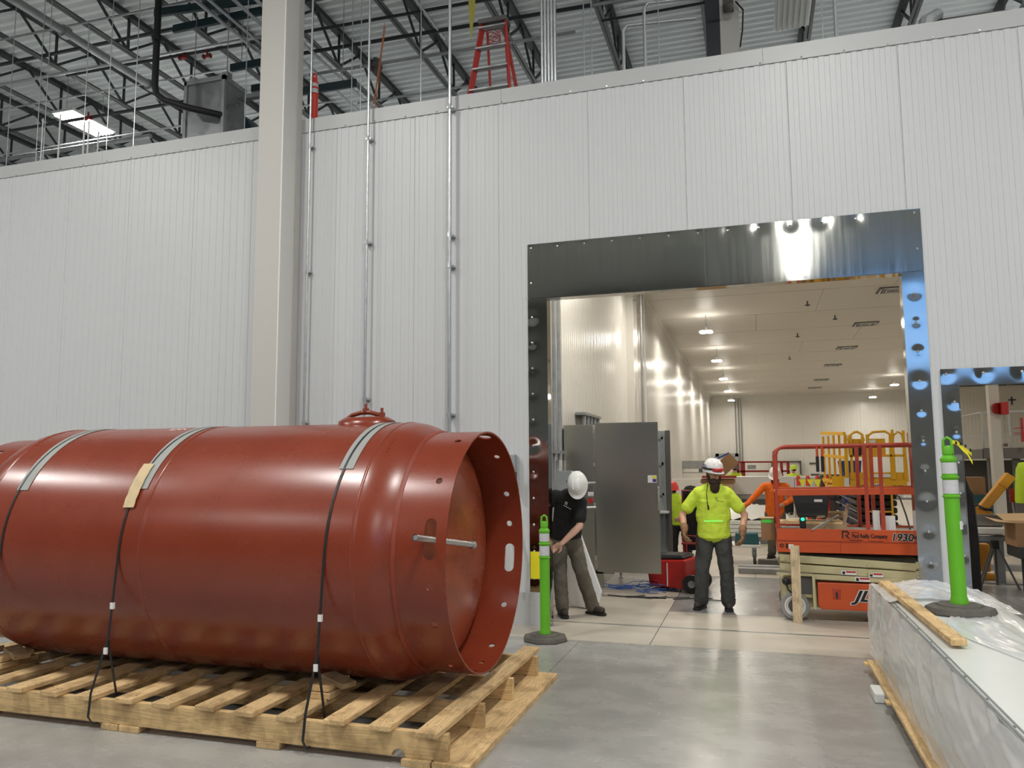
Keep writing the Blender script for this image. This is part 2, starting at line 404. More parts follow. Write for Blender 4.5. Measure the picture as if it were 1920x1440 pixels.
# steel girder running along x behind
gr = thing('roof_girder','dark lattice girder crossing under the roof deck far above the room','girder',(-10,20.5,9.3))
bx(-28,6,20.4,20.6,9.3,9.38).build('bottom_chord','joist',gr); bx(-28,6,20.4,20.6,9.85,9.93).build('top_chord','joist',gr)
for i in range(20): G().bar((-28+1.7*i,20.5,9.35),(-27.15+1.7*i,20.5,9.88),.06,.06).bar((-27.15+1.7*i,20.5,9.88),(-26.3+1.7*i,20.5,9.35),.06,.06).build('web_brace','joist',gr)
# ---------------------------------------------------------------- hall lamps
def area(loc, sx, sy, power, col, parent=None, name='light'):
    l = bpy.data.lights.new(name,'AREA'); l.shape = 'RECTANGLE'; l.size = sx; l.size_y = sy; l.energy = power; l.color = col
    o = bpy.data.objects.new(name,l); COL.objects.link(o); o.location = loc; o.parent = parent; return o
def hall_lamp(loc, label, on=True, f=1.):
    t = thing('high_bay_lamp', label, 'lamp', loc, 'linear high bay lamps of the hall')
    bx(-.30,.30,-.62,.62,.04,.10).build('housing','white',t,local=True)
    for k in range(6):
        xx = -.24+.096*k+(.0 if k < 3 else 0)
        G().tube([(xx,-.58,.015),(xx,.58,.015)],.026,8).build('tube','lamp_glow' if on else 'tube_off',t,local=True)
    G().tube([(0,-.5,.1),(0,-.5,1.06)],.006,6).tube([(0,.5,.1),(0,.5,1.06)],.006,6).build('hanger','galv_dull',t,local=True)
    if on:
        area((0,0,-.03),.6,1.24,HALL_W*f,HALL_C,t)
hall_lamp((-14.55,13.6,9.7),'bright linear high bay lamp over the left end of the wall')
hall_lamp((.93,13.8,9.7),'unlit high bay lamp hanging at the top right of the photo', False)
HL = [(-22,13.6),(8.6,13.6),(-14.55,1.5),(-7,1.5),(1.2,1.5),(8.6,1.5),(-14.55,-10.5),(1.62,-9.6),(1.75,-12.4),(1.9,-15.2),(9.6,-10.5),(-7,25),(-14.55,25),(1,25)]
for i,(a,b) in enumerate(HL): hall_lamp((a,b,9.7),'lit high bay lamp outside the photo, hung in the hall roof', f=.42 if b < -9 and 0 < a < 3 else 1.)  # dimmed row behind the camera is added to stretch the glare on the header
# ---------------------------------------------------------------- stainless door frames (dimpled round their screws)
def sheet(parent, name, x0, x1, z0, z1, m, screws, y=YW, res=.016, dim=.0035, wav=.0022, sr=.05):
    nx = max(2,int((x1-x0)/res)); nz = max(2,int((z1-z0)/res)); vs = []; fs = []
    for j in range(nz+1):
        for i in range(nx+1):
            X = x0+(x1-x0)*i/nx; Z = z0+(z1-z0)*j/nz; d = 0
            for sx, sz in screws:
                r = (X-sx)**2+(Z-sz)**2
                if r < .06: d += dim*math.exp(-r/(2*sr*sr))
            d += wav*(math.sin(X*5.1+Z*2.3+x0)+math.sin(Z*3.7-X*2.9+z1))*.5
            vs.append((X, y-.012+d, Z))
    for j in range(nz):
        for i in range(nx):
            a = j*(nx+1)+i; fs.append((a,a+1,a+nx+2,a+nx+1))
    g = G().add(vs,fs); o = g.build(name, m, parent, smooth=60)
    return o
SCR = G().ell((0,0,0),(.013,.007,.013),10,6).mesh('screw'); SCR.materials.append(M['screw'])
def screws(parent, pts):
    for x,z in pts: inst(SCR,'screw',parent,(x,YW-.016,z))
d1 = sroot('door_1')
top = [(-2.44+.322*k, 4.35) for k in range(13)]; top[-1] = (1.66,4.36)
sheet(d1,'header_sheet',-2.48,-.445,3.75,4.40,'stainless_header',top[:7],sr=.05)
sheet(d1,'header_sheet',-.440,1.72,3.75,4.40,'stainless_header',top[6:],sr=.05)
screws(d1, top+[(-2.44,3.93),(1.67,3.98)])
jz = [3.52-.3*k for k in range(12)]
lj = [(-2.43,z) for z in jz]; rj = [(1.62,z) for z in jz]
sheet(d1,'jamb_sheet',-2.48,-2.25,0,3.745,'stainless',lj,dim=.006,wav=.0012,sr=.05)
sheet(d1,'jamb_sheet',1.51,1.72,0,3.745,'stainless',rj,dim=.004,wav=.0007,sr=.035)
screws(d1, lj+rj)
# returns of the frame through the wall
G().box(-2.262,-2.25,YW-.012,YW+.14,0,3.75).build('jamb_return','stainless',d1)
G().box(1.51,1.522,YW-.012,YW+.14,0,3.75).build('jamb_return','stainless',d1)
G().box(-2.25,1.51,YW-.012,YW+.14,3.738,3.75).build('header_return','stainless',d1)
d2 = sroot('door_2')
t2 = [(1.86+.33*k,2.68) for k in range(12)]
sheet(d2,'header_sheet',1.81,6.06,2.57,2.73,'stainless',t2,dim=.004,wav=.001,sr=.04)
l2 = [(1.92,2.4-.3*k) for k in range(8)]
sheet(d2,'jamb_sheet',1.81,1.97,0,2.565,'stainless',l2,dim=.005,wav=.001,sr=.045)
screws(d2, t2+l2)
G().box(1.958,1.97,YW-.012,YW+.14,0,2.57).box(1.97,5.9,YW-.012,YW+.14,2.558,2.57).build('jamb_return','stainless',d2)
bx(5.9,6.06,YW-.012,YW+.14,0,2.565).build('jamb_sheet','stainless',d2)
# warning label and light grey lower guard on the left jamb
bx(-2.478,-2.27,YW-.022,YW-.0155,0,.37).build('guard_sheet','trim_grey',d1)
bx(-2.47,-2.34,YW-.024,YW-.0155,.52,.82).build('yellow_label','yellow',d1)
# ---------------------------------------------------------------- column in front of the wall
c = thing('column','pale painted square column rising in front of the wall','column',(-5.78,8.45,0))
bx(-5.975,-5.63,8.27,8.64,0,10.75).build('shaft','column_paint',c,bevel=.004)
bx(-5.63,-5.605,8.27,8.60,0,10.75).build('side_face','column_bright',c,bevel=.003)  # right side of the shaft, in a brighter tone than its front
bx(-5.605,-5.585,8.56,8.66,0,10.75).build('edge_strip','column_paint',c)
# ---------------------------------------------------------------- conduits dropping down the wall
def conduit(x, y, z0, z1, label, r=.0145, cl=()):
    t = thing('wall_conduit', label, 'conduit', (x,y,z0))
    G().tube([(x,y,z0),(x,y,z1)], r, 10).build('pipe','galv',t,smooth=40)
    for z in cl:
        G().tube([(x,y,z-.03),(x,y,z+.03)],r+.006,10).box(x-.035,x+.035,y,YW,z-.012,z+.012).build('clamp','galv',t)
    return t
conduit(-5.42,8.60,0,10.7,'thin steel conduit on the wall just right of the white column',cl=(5.98,4.3,2.35))
conduit(-4.56,8.58,0,10.7,'steel conduit on the wall standing over the red tank hatch',cl=(5.96,4.6,2.62,2.3),r=.016)
conduit(-3.43,8.55,0,10.7,'steel conduit on the wall over the open end of the red tank',cl=(6.2,4.58,4.2,2.4,2.02),r=.021)
# control box on the wall behind the tank rim
t = thing('control_box','small grey switch box on the wall behind the tank rim','box',(-2.68,8.6,1.7))
bx(-2.76,-2.62,8.55,8.66,1.55,1.92).build('case','cabinet_grey',t,bevel=.01)
bx(-2.64,-2.60,8.52,8.56,1.50,1.72).build('latch','black',t)
tag(G().tube([(-2.66,8.6,1.5),(-2.64,8.58,1.1),(-2.58,8.56,.8),(-2.6,8.55,.55),(-2.62,8.56,.42)],.018,8).build('flexible_conduit','galv_dull',smooth=60),'grey flexible conduit hanging from the switch box','conduit')
# ---------------------------------------------------------------- overhead pipes
def pipe(nm, label, pts, r, m, cat='pipe', cps=()):
    g = G().tube(pts, r, 10); o = g.build(nm, m, smooth=50); tag(o,label,cat)
    for p, d in cps: G().disc(p, r*1.45, d, r*1.6, 12).build('coupling', m, o)
    return o
pipe('main_pipe','thick grey pipe running away under the roof, at the far left',[(-11.13,6.2,9.3),(-11.13,16,9.3)],.075,'galv_dull',cps=[((-11.13,9.9,9.3),(0,1,0)),((-11.13,11.9,9.3),(0,1,0))])
pipe('black_pipe','black drop pipe bending into the grey fan unit',[(-9.26,10,10.6),(-9.26,10,8.1),(-9.22,10,7.93),(-9.1,10.05,7.83),(-8.75,10.2,7.72),(-8.4,10.6,7.72)],.055,'black',cps=[((-9.26,10,8.9),(0,0,1))])
XP = [((-16,11.4,9.6),(-7.9,11.5,9.6),.03,'galv','upper galvanized pipe crossing at the far left'),
 ((-16,10.5,9.9),(-8.2,10.6,9.9),.022,'galv_dull','thin grey pipe crossing high at the top left'),
 ((-17,12.46,9.2),(-10.4,12.5,9.2),.035,'joist','dark pipe crossing behind the thick grey pipe'),
 ((-17,13.6,9.3),(-8,13.6,9.3),.02,'galv','thin pipe crossing behind the bright lamp'),
 ((-16,12.18,9.55),(-9.6,12.22,9.55),.018,'galv','slim conduit crossing above the bright lamp'),
 ((-19,12.9,8.8),(-12,12.9,8.8),.05,'galv_dull','grey pipe passing just below the bright lamp'),
 ((-13.1,11.75,9.75),(-8,11.87,9.75),.03,'joist','dark pipe with red valves crossing at the left'),
 ((-8.2,12.04,9.9),(-1.5,12.2,9.9),.03,'joist','dark pipe crossing right of the column, highest of three'),
 ((-7.6,12.0,9.0),(-2.6,12.1,9.0),.028,'galv_dull','grey pipe crossing below the dark pipe, right of the column'),
 ((-8.2,12.23,9.6),(.2,12.45,9.6),.036,'joist','dark pipe crossing behind the red ladder'),
 ((-7.2,13.1,8.9),(-4,13.1,8.9),.022,'galv','galvanized conduit crossing left of the red ladder'),
 ((-2.3,11.9,9.3),(3.4,12.0,9.3),.028,'galv_dull','grey pipe crossing right of the red ladder'),
 ((-2.3,12.9,9.6),(4,12.9,9.6),.024,'joist','thin dark pipe crossing at the upper right'),
 ((-1.6,10.6,8.35),(-.15,10.6,8.35),.02,'galv_dull','short grey conduit running to the small camera post')]
for a,b,r,m,l in XP: pipe('ceiling_pipe',l,[a,b],r,m)
for a,b,r,m,l in [((-8.46,7.6,9.4),(-8.46,12.2,9.4),.035,'galv','galvanized pipe running away left of the column'),
 ((-8.25,7.6,9.4),(-8.25,12.0,9.4),.028,'galv','slimmer galvanized pipe beside it, left of the column'),
 ((-7.32,9.2,9.2),(-7.32,15.5,9.2),.03,'galv','galvanized pipe running away behind the column, upper'),
 ((-7.45,9.2,9.0),(-7.45,15.5,9.0),.03,'galv','galvanized pipe running away behind the column, lower'),
 ((-5.16,7.9,9.6),(-5.16,12.6,9.6),.02,'galv','slim bright conduit running away left of the red ladder'),
 ((-3.0,8.2,9.7),(-3.0,12.4,9.7),.02,'galv','slim bright conduit running away over the red ladder'),
 ((-1.95,8.2,9.7),(-1.95,11.4,9.7),.02,'galv','slim bright conduit running away right of the red ladder')]: pipe('ceiling_pipe',l,[a,b],r,m)
for (a,b,l) in [((-9.74,10.44,9.7),(-7.6,10.65,9.7),'dark teal strut channel high left of the column'),((-9.6,10.75,9.55),(-7.6,10.74,9.55),'dark teal strut channel second from the top, left of the column'),
 ((-9.07,11.66,9.2),(-7.9,11.65,9.2),'dark teal strut channel left of the column, above the fan unit'),((-9.07,12.3,9.1),(-8.0,12.3,9.1),'dark teal strut channel left of the column, lowest'),((-7.9,11.81,8.6),(-6.54,11.83,8.6),'dark teal strut channel right of the column, behind the orange cone post')]:
    o = tag(G().bar(a,b,.06,.14).build('strut_channel','teal_steel',bevel=.006), l,'strut')
    for f in (.2,.8): q = V(a).lerp(V(b),f); G().tube([q,(q.x,q.y,10.8)],.007,5).build('drop_rod','galv',o)
# red valves
for i,(p,l) in enumerate([((-9.8,11.80,9.62),'red valve on the dark pipe at the left'),((-10.35,11.79,9.68),'small red valve further left on the dark pipe'),((-13.3,12.45,9.17),'small red valve hanging over the far left trusses'),((-6.35,12.05,9.0),'dark valve wheel above the wall, right of the column')]):
    t = thing('sprinkler_valve',l,'valve',p); m = 'far_red' if i < 3 else 'steel_dark'; r = .045 if i != 3 else .11
    G().disc(p,r,(1,0,0),.03,14).build('flange',m,t); G().disc((p[0]+.14,p[1],p[2]),r,(1,0,0),.03,14).build('flange',m,t); G().disc((p[0]+.07,p[1],p[2]),r*.6,(1,0,0),.14,12).disc((p[0]+.07,p[1],p[2]+.08),r*.4,(0,0,1),.1,10).build('body',m,t)
# threaded hanger rods
ORD = ['first','second','third','fourth','fifth','sixth','seventh','eighth','ninth','tenth','eleventh','twelfth','thirteenth','fourteenth','fifteenth']
RD = [(-10.82,6.38,10.7),(-10.97,6.38,10.7),(-10.01,6.38,8.9),(-9.02,6.38,10.7),(-9.54,6.38,10.7),(-5.24,6.38,10.7),(-5.1,6.38,10.7),(-4.18,6.38,10.2),(-1.9,6.38,10.7),(-1.8,6.38,10.7),(-.95,6.38,10.7),(.95,6.38,10.7),(-7.0,6.38,10.0),(-12.4,6.38,10.7),(-11.6,6.38,10.7)]
for i,(x,z0,z1) in enumerate(RD):
    tag(G().tube([(x,9.35,z0),(x,9.35,z1)],.007,6).build('hanger_rod','galv'),'thin steel hanger rod above the wall, %s from the left'%ORD[sorted(q[0] for q in RD).index(x)],'rod','hanger rods over the wall')
for x,z1 in ((-10.45,7.45),(-9.95,7.25),(-9.86,7.25),(-9.66,7.05)):
    tag(G().tube([(x,9.3,6.38),(x,9.3,z1)],.013,8).build('guard_post','white'),'white pipe standing on the room roof by the bright lamp, %s from the left'%{-10.45:'first',-9.95:'second',-9.86:'third',-9.66:'fourth'}[x],'pipe','white pipes under the bright lamp')
# rod with fork foot
pipe('fork_rod','white rod with a forked foot on the room roof',[(-10.75,9.25,6.62),(-10.75,9.25,7.4)],.01,'white')
for o in [G().tube([(-10.75,9.25,6.62),(-10.9,9.25,6.39)],.01,6).tube([(-10.75,9.25,6.62),(-10.6,9.25,6.39)],.01,6).build('fork','white')]: o.parent = [q for q in bpy.data.objects if q.name.startswith('fork_rod')][0]
# fan unit on the room roof
t = thing('fan_unit','grey sheet metal unit standing on the room roof left of the column','air unit',(-8.6,10.9,6.4))
G().box(-9.13,-8.36,10.6,11.15,6.4,8.36).build('cabinet','unit_grey',t,bevel=.01)
for a,b in ((-9.17,-9.11),(-8.40,-8.34)): bx(a,b,10.57,10.63,6.4,8.42).build('corner_post','galv_dull',t,bevel=.005)
bx(-9.17,-8.34,10.57,10.63,8.34,8.42).build('top_rail','galv_dull',t); bx(-8.40,-8.34,10.57,11.17,8.34,8.42).build('top_rail','galv_dull',t)
for x in (-9.05,-8.38): G().box(x-.06,x+.06,10.62,10.74,8.42,8.50).tube([(x,10.68,8.45),(x,10.68,10.7)],.008,6).build('hanger','galv_dull',t)
t = thing('blower_housing','dark blue rounded blower housing behind the fan unit','blower',(-8.2,11.9,6.4))
G().lathe([(0,-.25),(.75,-.25),(.75,.25),(0,.25)],(-9.35,12.0,7.75),'y',40).build('scroll','unit_blue',t,smooth=40)
G().lathe([(.5,-.28),(.3,-.29),(0,-.27)],(-9.35,12.0,7.75),'y',30).build('inlet','steel_dark',t)
bx(-8.25,-8.17,11.5,11.58,6.4,8.55).build('post','galv_dull',t); G().box(-9.6,-9.1,11.8,12.2,6.4,7.2).build('plinth','steel_dark',t); bx(-8.9,-8.17,11.5,11.6,8.47,8.55).build('cross_rail','galv_dull',t)
# ladder on the room roof
t = thing('step_ladder','red fibreglass step ladder standing on the room roof','ladder',(-3.1,9.35,6.385))
LT = 7.70
for s in (-1,1):
    G().bar((-3.13+.30*s,9.15,6.385),(-3.13+.16*s,9.38,LT),.03,.075).build('front_rail','ladder_red',t)
    G().bar((-3.13+.24*s,10.05,6.385),(-3.13+.12*s,9.45,LT),.03,.05).build('rear_rail','ladder_red',t)
for k in range(1,5):
    f = k/5; hw = .30-.14*f; bx(-3.14-hw,-3.14+hw,9.15+.23*f-.03,9.15+.23*f+.05,6.385+1.55*f,6.385+1.55*f+.02).build('step','galv_dull',t)
bx(-3.34,-2.94,9.32,9.54,LT,LT+.07).build('top_cap','steel_dark',t,bevel=.012)
g = G()
for k in range(9): 
    a = k*.7; g.tube([(-3.13+.1*math.cos(a+j*.5),9.36,LT-.12-.035*j+.02*math.sin(a*3+j)) for j in range(6)],.005,5)
tag(g.build('red_wire_coil','far_red'),'tangle of red wire hanging inside the step ladder','wire')
tag(G().add([(-3.44,9.3,8.45),(-3.36,9.3,8.3),(-3.37,9.3,7.9),(-3.43,9.3,7.45),(-3.46,9.3,7.9),(-3.47,9.3,8.3),(-3.40,9.34,8.1),(-3.40,9.34,7.8)],[(0,5,6),(0,6,1),(5,4,7,6),(1,6,7,2),(4,3,7),(2,7,3),(0,1,2,3,4,5)]).tube([(-3.44,9.3,8.45),(-3.44,9.3,9.9)],.006,5).build('cloth_strip','olive_yellow'),'olive yellow cloth strip hanging left of the red ladder','strip')
# orange and white post standing on the roof
def delineator(name,label,loc,m,base=True,h=1.17,r=.052,shape='oct'):
    t = thing(name,label,'post',loc)
    if base:
        n = 8; R0 = .235; prof = [(.0,0),(R0,0),(R0+.005,.012),(R0-.01,.045),(.16,.052),(.155,.066),(.10,.068),(0,.068)]
        G().lathe(prof,(0,0,0),'z',n,PI/8,PI/8+2*PI).build('base','rubber',t,local=True,bevel=.004)
    z = .066 if base else 0
    P = [(r*1.16,z),(r*1.16,z+.02),(r*1.02,z+.05),(r,z+.06),(r,h*.71)]
    for q in (.71,.83): P += [(r,h*q),(r*1.16,h*q+.004),(r*1.16,h*q+.014),(r,h*q+.018)]
    P += [(r,h*.935),(r*1.1,h*.94),(r*1.1,h*.955),(r*.75,h*.975),(r*.42,h*.985),(0,h*.985)]
    G().lathe(P,(0,0,0),'z',24).build('tube',m,t,smooth=35,local=True)
    for a,b in ((.735,.82),(.86,.93)): G().lathe([(r*1.012,h*a),(r*1.012,h*b)],(0,0,0),'z',24).build('reflective_band','reflective',t,smooth=40,local=True)
    # loop handle
    g = G().tube([(-.026,0,h*.98),(-.030,0,h+.03),(-.026,0,h+.085),(0,0,h+.105),(.026,0,h+.085),(.030,0,h+.03),(.026,0,h*.98)],.011,8).lathe([(.038,h*.98),(.04,h+.01),(.032,h+.04),(0,h+.045)],(0,0,0),'z',16)
    g.build('handle',m,t,smooth=50,local=True)
    return t
p1 = delineator('delineator_post','lime green delineator post on the floor beside the left door jamb',(-2.13,7.99,0),'lime')
p1.rotation_euler = (0,0,.3)
p2 = delineator('delineator_post','large lime green delineator post standing on the wrapped panel stack',(1.39,6.5,.712),'lime')
G().box(.048,.056,-.02,.02,.60,.66).build('white_tag','white',p2,local=True)
p2.rotation_euler = (0,-.012,-.5)
delineator('delineator_post','orange and white delineator post standing on the room roof by the column',(-5.62,9.0,6.385),'orange_red',base=False,h=.72)
g = G(); P0 = V((1.395,6.47,1.945))
for q in range(2):
    a = [P0+V((.0+.030*k,-.04-.01*q,.0-.006*k*k*(1.0+.6*q)+.01*math.sin(k*2+q))) for k in range(5)]
    g.add([p+V((0,0,.012)) for p in a]+[p-V((0,.0,.012)) for p in a],[(i,i+1,6+i,5+i) for i in range(4)])
_tp = tag(g.build('caution_tape','yellow'),'scrap of yellow and black caution tape tied to the large green post','tape')
for k in (0,1,2,3): c_ = P0+V((.02+.03*k,-.045,-.006*k*k-.003)); bx(c_.x-.006,c_.x+.006,c_.y-.012,c_.y-.009,c_.z-.010,c_.z+.012).build('black_stripe','black',_tp)
# conduit bundle, posts and camera above the wall on the right
t = thing('conduit_bundle','bundle of upright galvanized conduits behind the wall top','conduits',(-2.28,9.0,6.3))
for k in range(5): G().tube([(-2.365+.042*k,9.0,6.3),(-2.365+.042*k,9.0,10.7)],.019,10).build('pipe','galv',t,smooth=40)
t = thing('roof_column','pale steel post with a small camera rising behind the wall','post',(-.2,11.2,6.38))
bx(-.45,-.25,11.2,11.35,6.38,10.74).build('web_post','joist',t); bx(-.25,.02,11.2,11.24,6.38,10.74).build('face_plate','column_paint',t)
G().box(-.2,-.05,11.0,11.18,8.35,8.5).ell((-.12,11.0,8.33),(.07,.07,.07)).build('camera','steel_dark',t)
G().tube([(-.02,11.1,8.45),(.08,11.1,8.3),(.06,11.1,8.0),(.02,11.1,7.75)],.012,6).build('cable','black',t)
for x,l,m in ((-1.40,'grey elbowed pipe above the wall, left one','galv_dull'),(-1.13,'grey elbowed pipe above the wall, right one','galv_dull'),(1.10,'grey upright pipe above the wall at the right','galv_dull')):
    pipe('upright_pipe',l,[(x,9.4,6.38),(x,9.4,7.3 if x<-1.3 else 7.55),(x+(.05 if x<0 else 0),9.4,7.36 if x<-1.3 else 7.61),(x+(.9 if x<0 else 0.0),9.4+.1,7.36 if x<-1.3 else (7.61 if x<0 else 10.6))],.022,m)
t = thing('flexible_duct','dark insulated duct lying on the wall top at the right edge','duct',(2.6,9.4,6.4))
G().tube([(1.9,9.3,6.5),(2.2,9.4,6.6),(2.6,9.5,6.62),(3.4,9.6,6.62)],.2,14,rs=[.12,.18,.21,.21]).build('tube','steel_dark',t,smooth=60)
G().tube([(1.95,9.2,6.45),(2.0,9.22,6.7),(2.15,9.3,6.8)],.07,8).build('foil_wrap','galv',t,smooth=30)
# yellow beam pieces seen over the wall, mid left
t = thing('yellow_beam','yellow steel beam end lying above the wall left of the ladder','beam',(-6,11,7.9)); 
G().bar((-6.9,13.5,8.75),(-5.6,13.5,8.75),.1,.16).build('beam_body','galv_dull',t); G().bar((-5.95,13.4,8.75),(-5.3,13.4,8.78),.08,.12).build('beam_end','lift_yellow',t)
tag(G().tube([(-4.86,9.3,6.4),(-4.83,9.3,7.0),(-4.74,9.3,7.6),(-4.70,9.3,7.9)],.006,5).tube([(-4.9,9.3,6.4),(-4.80,9.32,7.1),(-4.72,9.3,7.9)],.006,5).tube([(-4.95,9.3,6.4),(-4.85,9.32,7.0),(-4.71,9.3,7.95)],.005,5).build('copper_wires','copper_wire'),'copper coloured wires hanging to the wall top','wire')
# ---------------------------------------------------------------- the inner room
XL, ZC, YF, XR = -2.6, 6.1, 51.6, 21.0
wl = sroot('wall_left')
k = 0; yv = 8.8
while yv < YF:
    panel(wl,'wall_panel','panel_cream',(XL,yv,0),PITCH,ZC,rotz=PI/2,ribs=8); yv += PITCH
wr = sroot('wall_right'); 
bx(XR,XR+.1,8.8,YF,0,ZC).build('cladding','panel_cream',wr)
wk = sroot('wall_room_end'); x = XL
while x < XR: panel(wk,'wall_panel','panel_cream',(x,YF,0),PITCH,ZC,ribs=6); x += PITCH
# face of the front wall on the room side beyond the photo
structure(bx(5.9,XR,8.83,8.87,0,ZC).build('wall_inner','panel_cream'))
rc = sroot('room_ceiling'); rc['kind'] = 'structure'
yv = 8.8; j = 0
while yv < YF:
    w_ = 2.9; x = XL-(j%3)*1.6
    while x < XR:
        key = ('rc',); 
        g = G().box(max(x,XL)+.004,min(x+6,XR)-.004,yv+.018,yv+w_-.018,ZC,ZC+.1).build('ceiling_panel','ceiling_cream',rc); x += 6
    yv += w_; j += 1
bx(-14,XR+.1,8.82,YF+.2,ZC+.11,ZC+.26).build('roof_slab','trim_grey',rc)
# coved joint and row of ceiling hangers
structure(bx(XL,XL+.05,8.8,YF,ZC-.05,ZC).build('trim_2','panel_cream'))
structure(bx(XL,XR,YF-.05,YF,ZC-.12,ZC).build('trim_3','panel_cream'))
# boxed pilaster and down pipes on the left wall
t = structure(G().box(XL,XL+.16,16.9,17.5,0,ZC).build('trim_4','panel_cream'))
t = thing('wall_pipe','tall grey pipe on wall brackets inside the room on the left','pipe',(XL+.35,17,2.2))
G().tube([(-2.28,17.0,2.2),(-2.28,17.0,6.1)],.03,10).build('pipe','galv_dull',t,smooth=40)
G().box(-2.6,-2.25,16.98,17.02,5.55,5.60).box(-2.6,-2.25,16.98,17.02,5.40,5.44).build('bracket','galv_dull',t)
t = thing('slim_pipe','slim white pipe beside the tall grey pipe on the left room wall','pipe',(XL+.2,18,0))
G().tube([(-2.38,18.3,.5),(-2.38,18.3,6.1)],.014,8).build('pipe','white',t); G().box(-2.6,-2.36,18.28,18.32,5.3,5.33).build('bracket','white',t)
for i,(x,l) in enumerate([(-1.05,'far white conduit on the end wall, left of three'),(-.87,'far white conduit on the end wall, middle of three'),(-.72,'far white conduit on the end wall, right of three')]):
    tag(G().tube([(x,51.4,0),(x,51.4,5.95)],.04,6).build('far_conduit','galv_dull'),l,'conduit')
# conduit bank just inside the left jamb
t = thing('conduit_bank','bank of upright galvanized conduits just inside the left jamb','conduits',(-2.5,9.3,1.6))
for k in range(6): G().tube([(-2.55+.01*k,9.15+.22*k,1.86),(-2.55+.01*k,9.15+.22*k,5.9)],.032,10).build('pipe','galv',t,smooth=40)
for z in (1.95,4.62): bx(-2.594,-2.47,9.0,10.5,z,z+.04).build('strut','galv_dull',t)
t = thing('junction_box','grey junction box below the conduit bank','box',(-2.45,10.3,1.5))
bx(-2.56,-2.36,10.25,10.35,1.4,1.72).build('case','cabinet_grey',t,bevel=.006)
G().tube([(-2.40,10.25,1.55),(-2.1,10.6,1.55)],.018,8).tube([(-2.40,10.25,1.22),(-2.1,10.6,1.22)],.018,8).build('stub_pipe','galv',t)
G().tube([(-2.55,10.3,1.72),(-2.55,10.3,1.86)],.02,8).tube([(-2.45,10.3,1.72),(-2.45,10.3,1.86)],.02,8).tube([(-2.5,10.3,.9),(-2.5,10.3,1.4)],.02,8).build('riser','galv',t)
for k in range(4): G().tube([(-2.56+.05*k,9.6,1.2),(-2.56+.05*k,9.6,1.9)],.016,8).build('drop_pipe','galv',t)
# bracket of stub pipes over the cabinet
t = thing('pipe_stub_rack','row of grey pipe stubs over the steel cabinet','pipes',(-2.45,12.3,2.4))
for k in range(5): G().tube([(-2.48,11.75+.27*k,2.30),(-2.48,11.75+.27*k,2.60)],.035,8).build('stub','galv_dull',t)
bx(-2.594,-2.44,11.65,12.95,2.56,2.60).build('strut','galv_dull',t)
# room lamps
def room_lamp(loc,label,on=True):
    t = thing('room_lamp',label,'lamp',loc,'four lobed lamps under the room ceiling')
    G().tube([(0,0,.12),(0,0,.50)],.012,6).build('stem','galv_dull',t,local=True); G().tube([(0,0,.04),(0,0,.2)],.035,8).build('driver','steel_dark',t,local=True)
    for k in range(4):
        a = PI/4+k*PI/2; G().ell((.13*math.cos(a),.13*math.sin(a),0),(.10,.10,.035),12,6).build('lobe','room_lamp_glow',t,local=True,smooth=60)
    area((0,0,-.05),.4,.4,ROOM_W,ROOM_C,t)
LN = ['nearest','second nearest','third nearest','fourth nearest','farthest']
for i,yv in enumerate((22.9,29.6,36.1,42.4,48.6)): room_lamp((-1.2,yv,ZC-.5),'bright lamp of the left room row, %s of those in view'%LN[i])
for i,yv in enumerate((41.8,49.2)): room_lamp((6.7,yv,ZC-.5),('nearer','farther')[i]+' bright lamp of the right room row')
for i,(a,b) in enumerate([(-.9,16.0),(-.9,10.6),(6.7,34),(6.7,26.5),(6.7,19),(6.7,11.5),(14,14),(14,22),(14,30),(14,40)]): room_lamp((a,b,ZC-.5),'lit room lamp hidden from the photo behind the wall')
# ceiling vents
for i,yv in enumerate((21.0,26.0,31.2,36.6,42.9,47.4)):
    t = thing('ceiling_vent','square louvred vent in the room ceiling, %s from the door'%(['nearest','second','third','fourth','fifth','sixth'][i]),'vent',(3.45,yv,ZC))
    bx(-.35,.35,-.35,.35,-.02,0).build('frame','steel_dark',t,local=True); 
    for k in range(4):
        r = .30-.07*k; G().box(-r,r,-r,-r+.03,-.04,-.02).box(-r,r,r-.03,r,-.04,-.02).box(-r,-r+.03,-r,r,-.04,-.02).box(r-.03,r,-r,r,-.04,-.02).build('louvre','galv_dull' if k%2 else 'white',t,local=True)
for i,(x,yv,l) in enumerate([(1.4,14.9,'nearest'),(1.5,21.8,'second'),(1.52,27.2,'third'),(1.5,33.0,'fourth'),(2.4,24.2,'right hand')]):
    t = thing('ceiling_sprinkler','small sprinkler under the room ceiling, %s one'%l,'sprinkler',(x,yv,ZC)); G().tube([(0,0,0),(0,0,-.1)],.02,6).lathe([(.07,-.1),(.05,-.13),(0,-.14)],(0,0,0),'z',10).build('head','steel_dark',t,local=True)
t = thing('dome_camera','small dark dome camera under the room ceiling at the right','camera',(5.3,30,ZC)); G().lathe([(.12,0),(.12,-.08),(.10,-.16),(0,-.22)],(0,0,0),'z',14).build('dome','steel_dark',t,local=True)
